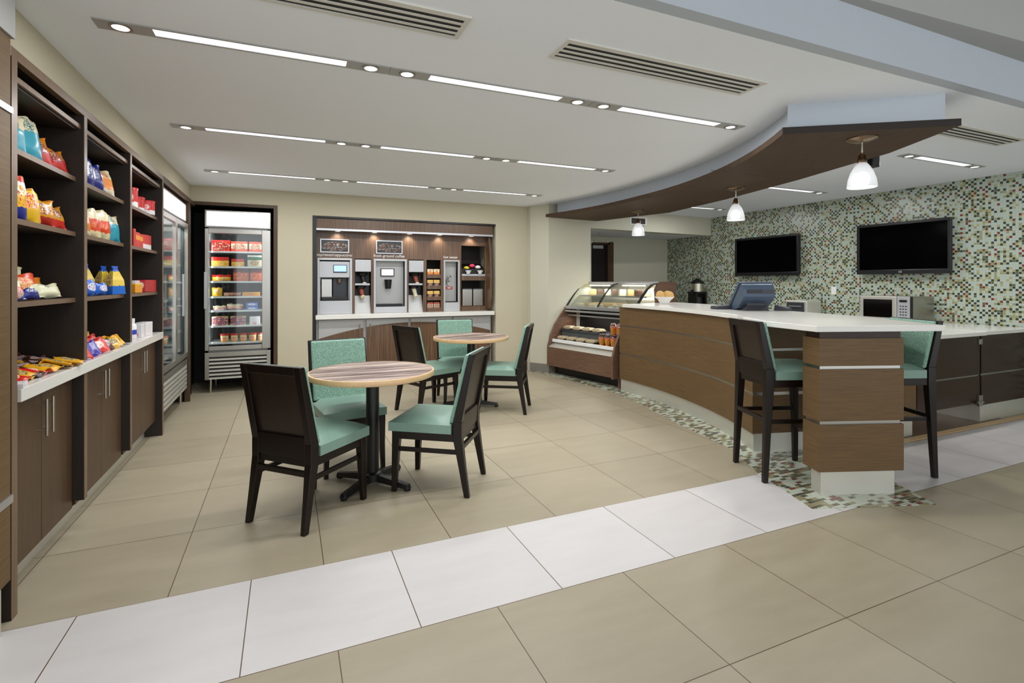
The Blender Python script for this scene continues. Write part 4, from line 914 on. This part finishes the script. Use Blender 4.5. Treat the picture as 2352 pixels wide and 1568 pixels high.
for sh, (y, z, n_) in enumerate(((.30, .641, 4), (.18, .501, 4))):
    for i in range(n_):
        x = .14+i*.2-.0*sh
        o = obj('salad_box', MB().hexa([(-.075, -.055, 0), (.075, -.055, 0), (.075, .055, 0), (-.075, .055, 0)], [(-.085, -.065, .03), (.085, -.065, .03), (.085, .065, .03), (-.085, .065, .03)]).hexa([(-.08, -.06, .031), (.08, -.06, .031), (.08, .06, .031), (-.08, .06, .031)], [(-.06, -.045, .055), (.06, -.045, .055), (.06, .045, .055), (-.06, .045, .055)]), 'salad', bevel=.003)
        inC(o, x, y, z); tag(o, 'clear lidded salad box on the %s shelf of the case, %s' % (('upper', 'lower')[sh], ('leftmost', 'second from the left', 'third from the left', 'beside the fruit cups')[i]), 'salad box')
for row, (y, z, n_, x0) in enumerate(((.27, .641, 3, 1.04), (.165, .501, 4, .93))):
    for i in range(n_):
        t_ = thing('fruit_cup', 'cup of red and orange fruit, %s row, %s' % (('upper', 'lower')[row], ('leftmost', 'second from the left', 'third from the left', 'rightmost')[i]), 'cup', tuple(CT @ Vector((x0+i*.105, y, z))), cang)
        obj('cup', MB().lathe([(.033, 0), (.047, .105), (.049, .108)], 16), 'fruit', t_, smooth=True); obj('lid', MB().lathe([(.049, .108), (.046, .125), (.030, .145), (.01, .15)], 16), 'case_glass', t_, smooth=True)

# ---------------------------------------------------------------- things on the bar and the service counter
TOP = 1.0705; T2 = .8725
t = thing('cookie_bowl', 'white flared bowl filled with golden cookies on the far end of the bar', 'bowl', (4.26, 5.03, TOP))
obj('bowl', MB().lathe([(.04, 0), (.05, .006), (.085, .06), (.118, .085), (.118, .089), (.08, .063), (.04, .012), (.001, .01)], 28), 'porcelain', t, smooth=True)
CK = ['front left', 'rear left', 'front right', 'rear right']
for i, (r_, d_) in enumerate(((-.055, -.02), (-.045, .022), (.055, -.02), (.045, .022))):
    c = tag(obj('cookie', MB().lathe([(.01, -.014), (.05, -.012), (.056, 0), (.048, .013), (.01, .018)], 20), 'bread', smooth=True), 'golden cookie standing at the %s of the white bowl on the bar' % CK[i], 'cookie', 'cookies heaped in the white bowl')
    c.location = (4.26+r_*.916+d_*.40, 5.03-r_*.402+d_*.916, TOP+.102+.006*(i % 2)); c.rotation_euler = (PI/2-.12, 0, -.41)
# register
rg = Vector((4.095, 3.572, TOP)); ra = -.45
t = thing('cash_register', 'blue grey point of sale terminal seen from behind on the bar', 'cash register', tuple(rg), ra)
obj('stand', MB().hexa([(-.11, -.10, 0), (.11, -.10, 0), (.11, .16, 0), (-.11, .16, 0)], [(-.09, -.06, .05), (.09, -.06, .05), (.09, .14, .05), (-.09, .14, .05)]).hexa([(-.085, -.07, .0), (.085, -.07, 0), (.085, -.02, 0), (-.085, -.02, 0)], [(-.085, -.05, .09), (.085, -.05, .09), (.085, 0, .09), (-.085, 0, .09)]), 'dark_grey', t, .004)
hs = obj('housing', MB().sideprism([(-.10, .10), (-.135, .135), (-.125, .205), (-.10, .245), (-.06, .255), (.20, .01), (.12, .0), (.02, .02)], -.145, .145), 'blue_grey', t, .006)
obj('screen_bezel', MB().sideprism([(-.055, .262), (-.035, .275), (.245, .025), (.205, .008)], -.155, .155), 'blue_grey', t, .004)
obj('port_cover', MB().box(-.11, .01, -.136, -.125, .165, .20), 'black', hs); obj('port_panel', MB().box(.02, .13, -.137, -.126, .165, .20), 'dark_grey', hs)
t = thing('card_printer', 'flat dark card reader lying left of the point of sale terminal', 'card reader', (3.99, 3.83, TOP), -.3)
obj('body', MB().hexa([(-.10, -.05, 0), (.10, -.05, 0), (.10, .09, 0), (-.10, .09, 0)], [(-.10, -.045, .03), (.10, -.045, .045), (.10, .08, .045), (-.10, .08, .03)]), 'dark_grey', t, .006)
t = thing('telephone', 'small dark handset lying right of the point of sale terminal', 'telephone', (4.31, 3.43, TOP), .3)
obj('body', MB().hexa([(-.05, -.08, 0), (.05, -.08, 0), (.05, .06, 0), (-.05, .06, 0)], [(-.045, -.07, .025), (.045, -.07, .025), (.045, .05, .055), (-.045, .05, .055)]), 'dark_grey', t, .006)
# microwave facing -x : local front = -y, rotated by -90deg
t = thing('microwave', 'stainless steel microwave on the service counter under the large television', 'microwave', (6.52, 3.797, T2), -PI/2)
hw = .285
obj('body', MB().box(-hw, hw, 0, .42, .012, .30), 'steel', t, .006)
dr = obj('door', MB().box(-hw, .13, -.025, 0, .012, .30), 'brushed', t, .006); obj('window', MB().box(-hw+.045, .085, -.028, -.025, .05, .262), 'black_gloss', dr)
cp = obj('control_panel', MB().box(.135, hw-.012, -.02, 0, .012, .30), 'silver_plastic', t, .004); obj('display', MB().box(.16, .24, -.022, -.02, .235, .262), 'black', cp)
obj('keypad', MB().box(.158, .246, -.0212, -.02, .044, .20), 'silver_plastic', cp)
for rr_ in range(5):
    for cc in range(3): obj('key', MB().box(.165+cc*.028, .182+cc*.028, -.0225, -.0212, .05+rr_*.033, .062+rr_*.033), 'dark_grey', bpy.data.objects['keypad'])
obj('foot', MB().box(-hw+.03, -hw+.06, .03, .06, 0, .012).box(hw-.06, hw-.03, .03, .06, 0, .012).box(-hw+.03, -hw+.06, .35, .38, 0, .012).box(hw-.06, hw-.03, .35, .38, 0, .012), 'black', t)
obj('side_band', MB().box(hw-.012, hw+.001, -.022, .012, .012, .30), 'black', t)
t = thing('toaster', 'stainless steel toaster just behind the bar top', 'toaster', (6.58, 5.02, T2), -PI/2)
obj('body', MB().box(-.17, .17, 0, .30, .01, .21), 'brushed', t, .014); obj('opening', MB().box(-.14, .13, -.004, .0, .05, .18), 'dark_grey', t); obj('lever', MB().box(-.10, .09, -.02, -.004, .12, .135), 'aluminium', t)
t = thing('coffee_urn', 'black and brass coffee urn on legs at the far end of the service counter', 'coffee urn', (6.68, 7.02, T2))
obj('stand', MB().box(-.11, .11, -.11, .11, 0, .02).box(-.12, -.09, -.10, .10, .02, .27).box(.09, .12, -.10, .10, .02, .27).box(-.12, .12, -.11, .11, .27, .30), 'black', t)
obj('lower_body', MB().lathe([(.085, .02), (.085, .20)], 20), 'black', t, smooth=True)
obj('tank', MB().lathe([(.105, .30), (.105, .44)], 24), 'nickel', t, smooth=True)
obj('lid', MB().lathe([(.115, .44), (.115, .465), (.09, .49), (.04, .515), (.03, .53)], 24), 'black', t, smooth=True); obj('tap', MB().cyl((-.10, 0, .33), (-.15, 0, .31), .014).cyl((-.14, 0, .26), (-.14, 0, .33), .010), 'black', t)
# televisions on the mosaic wall
def tv(y0, y1, z0, z1, lab, led=False, logo=False):
    W__ = y1-y0; t = thing('television', lab, 'television', (XM, (y0+y1)/2, (z0+z1)/2), -PI/2); h = W__/2; v = (z1-z0)/2; fy = -.10
    obj('back_shell', MB().box(-h+.02, h-.02, fy+.03, -.02, -v+.02, v-.02), 'black', t, .01)
    obj('wall_mount', MB().box(-.2, .2, -.04, 0, -.15, .15), 'black', t)
    bz = obj('bezel', MB().box(-h, h, fy, fy+.03, -v, -v+.055).box(-h, h, fy, fy+.03, v-.035, v).box(-h, -h+.035, fy, fy+.03, -v+.055, v-.035).box(h-.035, h, fy, fy+.03, -v+.055, v-.035), 'dark_bezel', t, .004)
    obj('screen', MB().box(-h+.035, h-.035, fy+.006, fy+.012, -v+.055, v-.035), 'screen_off', t)
    if logo: text('maker_mark', 'LG', .03, bz, (0, fy-.001, -v+.018), (PI/2, 0, 0), 'white_plastic', .0005)
plain('dark_bezel', (22, 22, 26), .3); plain('screen_off', (3, 3, 4), .12, spec=.03)
tv(3.315, 4.365, 1.44, 2.08, 'large black wall television above the microwave', logo=True)
tv(5.205, 6.375, 1.44, 2.06, 'black wall television farther back above the toaster')
t = thing('wall_outlet', 'white outlet plate on the mosaic wall between the televisions', 'outlet', (XM, 4.74, 1.222), -PI/2)
obj('plate', MB().box(-.035, .035, -.006, 0, -.055, .055), 'white_plastic', t, .002); obj('socket', MB().box(-.018, .018, -.009, -.006, -.04, .04), 'porcelain', t)
# ---------------------------------------------------------------- chairs
def leg_mesh(pts, w0=.04, d0=.045, x=0):
    """square section leg through (y, z, scale) stations"""
    mb = MB(); vs = []; fs = []
    for y, z, s_, xo in pts:
        w_, d_ = w0*s_/2, d0*s_/2
        vs += [(x+xo-w_, y-d_, z), (x+xo+w_, y-d_, z), (x+xo+w_, y+d_, z), (x+xo-w_, y+d_, z)]
    n_ = len(pts)
    for i in range(n_-1):
        for k in range(4): fs.append((i*4+k, i*4+(k+1) % 4, (i+1)*4+(k+1) % 4, (i+1)*4+k))
    fs += [(3, 2, 1, 0), tuple((n_-1)*4+k for k in range(4))]
    return mb.add(vs, fs)
def make_seat(name, label, cat, sh, bh, stool):
    """front = +y; sh seat top height, bh back top height"""
    t = thing(name, label, cat)
    hw = .192 if not stool else .185; kd = sh-.115
    lean = lambda z: -.205-(.088 if not stool else .06)*max(0, (z-sh))/(bh-sh)
    bf = -.265 if not stool else -.235; ff = .215
    for s_ in (-1, 1):
        # back post continues into the back: one leg part below the seat, one post above
        obj('leg', leg_mesh([(bf, 0, .75, s_*.008), (bf*.5-.205*.5, kd*.5, .95, .004*s_), (-.205, kd, 1.25, 0), (-.205, sh-.01, 1.25, 0)], x=s_*hw), 'chair_wood', t, .004)
        obj('leg', leg_mesh([(ff+.006, 0, .72, s_*.006), (ff, kd*.5, .9, 0), (ff-.01, kd, 1.15, 0), (ff-.01, kd+.05, 1.15, 0)], x=s_*hw), 'chair_wood', t, .004)
    bk = MB()
    for s_ in (-1, 1):
        x0, x1 = (s_*hw-.025, s_*hw+.02) if s_ < 0 else (s_*hw-.02, s_*hw+.025)
        bk.hexa([(x0, -.232, sh-.012), (x1, -.232, sh-.012), (x1, -.178, sh-.012), (x0, -.178, sh-.012)], [(x0, lean(bh)-.022, bh), (x1, lean(bh)-.022, bh), (x1, lean(bh)+.012, bh), (x0, lean(bh)+.012, bh)])
    bk.hexa([(-hw+.02, lean(bh-.05)-.02, bh-.05), (hw-.02, lean(bh-.05)-.02, bh-.05), (hw-.02, lean(bh-.05)+.012, bh-.05), (-hw+.02, lean(bh-.05)+.012, bh-.05)],
            [(-hw+.02, lean(bh)-.022, bh), (hw-.02, lean(bh)-.022, bh), (hw-.02, lean(bh)+.012, bh), (-hw+.02, lean(bh)+.012, bh)])
    z = sh-.095
    bk.hexa([(-hw+.02, -.228, z), (hw-.02, -.228, z), (hw-.02, -.18, z), (-hw+.02, -.18, z)], [(-hw+.02, -.232, z+.12), (hw-.02, -.232, z+.12), (hw-.02, -.185, z+.12), (-hw+.02, -.185, z+.12)])
    obj('back_frame', bk, 'chair_wood', t, .004)
    za, zb = z+.12, bh-.05
    obj('back_panel', MB().hexa([(-hw+.02, lean(za)-.008, za), (hw-.02, lean(za)-.008, za), (hw-.02, lean(za)+.006, za), (-hw+.02, lean(za)+.006, za)], [(-hw+.02, lean(zb)-.006, zb), (hw-.02, lean(zb)-.006, zb), (hw-.02, lean(zb)+.008, zb), (-hw+.02, lean(zb)+.008, zb)]), 'chair_panel', t)
    zb = bh-.004; za = sh-.02
    obj('backrest', MB().hexa([(-hw-.012, lean(za)+.028, za), (hw+.012, lean(za)+.028, za), (hw+.012, lean(za)+.058, za), (-hw-.012, lean(za)+.058, za)], [(-hw-.012, lean(zb)+.012, zb), (hw+.012, lean(zb)+.012, zb), (hw+.012, lean(zb)+.042, zb), (-hw-.012, lean(zb)+.042, zb)]), 'green_fabric', t, .011, True, seg=3)
    # seat cushion
    n_ = 9; vs = []; fs = []; x0 = hw+.027; y0, y1 = -.165, .255; zb_ = sh-.085
    for j in range(n_):
        for i in range(n_):
            u = i/(n_-1)*2-1; v = j/(n_-1)*2-1
            e = max(abs(u), abs(v)); dz = -.030*max(0, (e-.82)/.18)**2
            vs.append((u*x0*(1-.012*(e > .99)), (y0+y1)/2+v*(y1-y0)/2, sh+.008*(1-u*u)*(1-v*v)+dz))
    for j in range(n_-1):
        for i in range(n_-1): a = j*n_+i; fs.append((a, a+1, a+n_+1, a+n_))
    ring = [j for j in range(n_)]+[(j+1)*n_-1 for j in range(1, n_)]+[n_*n_-1-j for j in range(1, n_)]+[(n_-1-j)*n_ for j in range(1, n_-1)]
    base = len(vs); vs += [(vs[q][0], vs[q][1], zb_) for q in ring]; m_ = len(ring)
    for q in range(m_): fs.append((ring[(q+1) % m_], ring[q], base+q, base+(q+1) % m_))
    fs.append(tuple(base+m_-1-q for q in range(m_)))
    obj('seat', MB().add(vs, fs), 'vinyl', t, 0, True)
    zt = sh-.085; zl = sh-.135
    obj('apron', MB().box(-hw+.02, hw-.02, ff-.028, ff+.004, zl, zt).box(-hw+.02, hw-.02, -.222, -.19, zl, zt).box(-hw-.016, -hw+.012, -.18, ff-.03, zl, zt).box(hw-.012, hw+.016, -.18, ff-.03, zl, zt), 'chair_wood', t, .003)
    zs = .27 if not stool else .40
    st = [(-hw-.004, -hw+.012), (hw-.012, hw+.004)]
    sm = MB()
    for a, b in st: sm.box(a, b, -.235, ff-.01, zs-.012, zs+.016)
    obj('side_stretcher', sm, 'chair_wood', t, .003)
    obj('rear_stretcher', MB().box(-hw+.01, hw-.01, -.238, -.215, zs+.02 if not stool else zs, zs+.05 if not stool else zs+.03), 'chair_wood', t, .003)
    if stool: obj('foot_rail', MB().box(-hw+.01, hw-.01, ff-.015, ff+.008, .27, .30), 'chair_wood', t, .003)
    return t
wood('chair_panel', (28, 18, 13), (42, 28, 21), (40, 40, 6), .35)
def ang(fx, fy): return math.atan2(-fx, fy)
chair = make_seat('dining_chair', 'dark wood dining chair at the front left of the near table, seen from behind', 'chair', .475, .893, False)
GR = 'green upholstered dining chairs around the round tables'; chair['group'] = GR
chair.location = (.135, 3.255, 0); chair.rotation_euler = (0, 0, ang(.72, .70))
for (x, y, fx, fy, lb) in ((.925, 3.35, -.82, .58, 'dining chair on the right side of the near table, facing left'),
        (.405, 3.955, .15, -.99, 'dining chair behind the near table showing its green fabric back'),
        (1.37, 5.32, .93, .37, 'dark backed dining chair on the left of the far table'),
        (1.80, 5.61, -.12, -.99, 'dining chair behind the far table showing its green fabric back'),
        (2.085, 5.0, -.85, .53, 'dining chair on the right of the far table')):
    dup(chair, (x, y, 0), ang(fx, fy), lb, GR)
stool = make_seat('bar_stool', 'tall dark wood bar stool with green seat on the left of the end pillar', 'bar stool', .77, 1.075, True)
GS = 'tall bar stools at the end of the bar'; stool['group'] = GS
stool.location = (2.99+.94*.235, 2.64-.34*.235, 0); stool.rotation_euler = (0, 0, ang(.94, -.34))
dup(stool, (4.13-.94*.235, 2.235+.34*.235, 0), ang(-.94, .34), 'tall bar stool with green fabric back tucked in from the right of the end pillar', GS)
# ---------------------------------------------------------------- round tables
t = thing('round_table', 'near round table with a striped grey top and tan edge', 'table', (.52, 3.49, 0), 0, 'round pedestal tables')
R_ = .405
obj('tabletop', MB().lathe([(R_-.006, .724), (R_-.006, .754), (R_-.03, .7545)], 72), 'table_laminate', t)
obj('edge_band', MB().lathe([(R_-.008, .720), (R_-.001, .723), (R_, .728), (R_, .750), (R_-.002, .7545), (R_-.012, .7555)], 72, cap=False), 'tan_edge', t, smooth=True)
obj('column', MB().lathe([(.042, .06), (.042, .712)], 24), 'black', t, smooth=True)
obj('top_plate', MB().lathe([(.15, .712), (.15, .720)], 24), 'black', t)
obj('base_hub', MB().lathe([(.06, .03), (.06, .075), (.04, .09)], 24), 'black', t, smooth=True)
for k in range(4):
    a = PI/4+k*PI/2-.03; T_ = Matrix.Rotation(a, 4, 'Z'); mb = MB(); mb.T = T_
    mb.hexa([(.03, -.028, .03), (.29, -.024, .012), (.29, .024, .012), (.03, .028, .03)], [(.03, -.022, .075), (.285, -.018, .04), (.285, .018, .04), (.03, .022, .075)])
    mb.lathe([(.02, 0), (.022, .02)], 12, (.275, 0, 0))
    obj('base_arm', mb, 'black', t, .003)
dup(t, (1.82, 5.25, 0), .35, 'far round table by the coffee station with a grey top and tan edge', 'round pedestal tables')
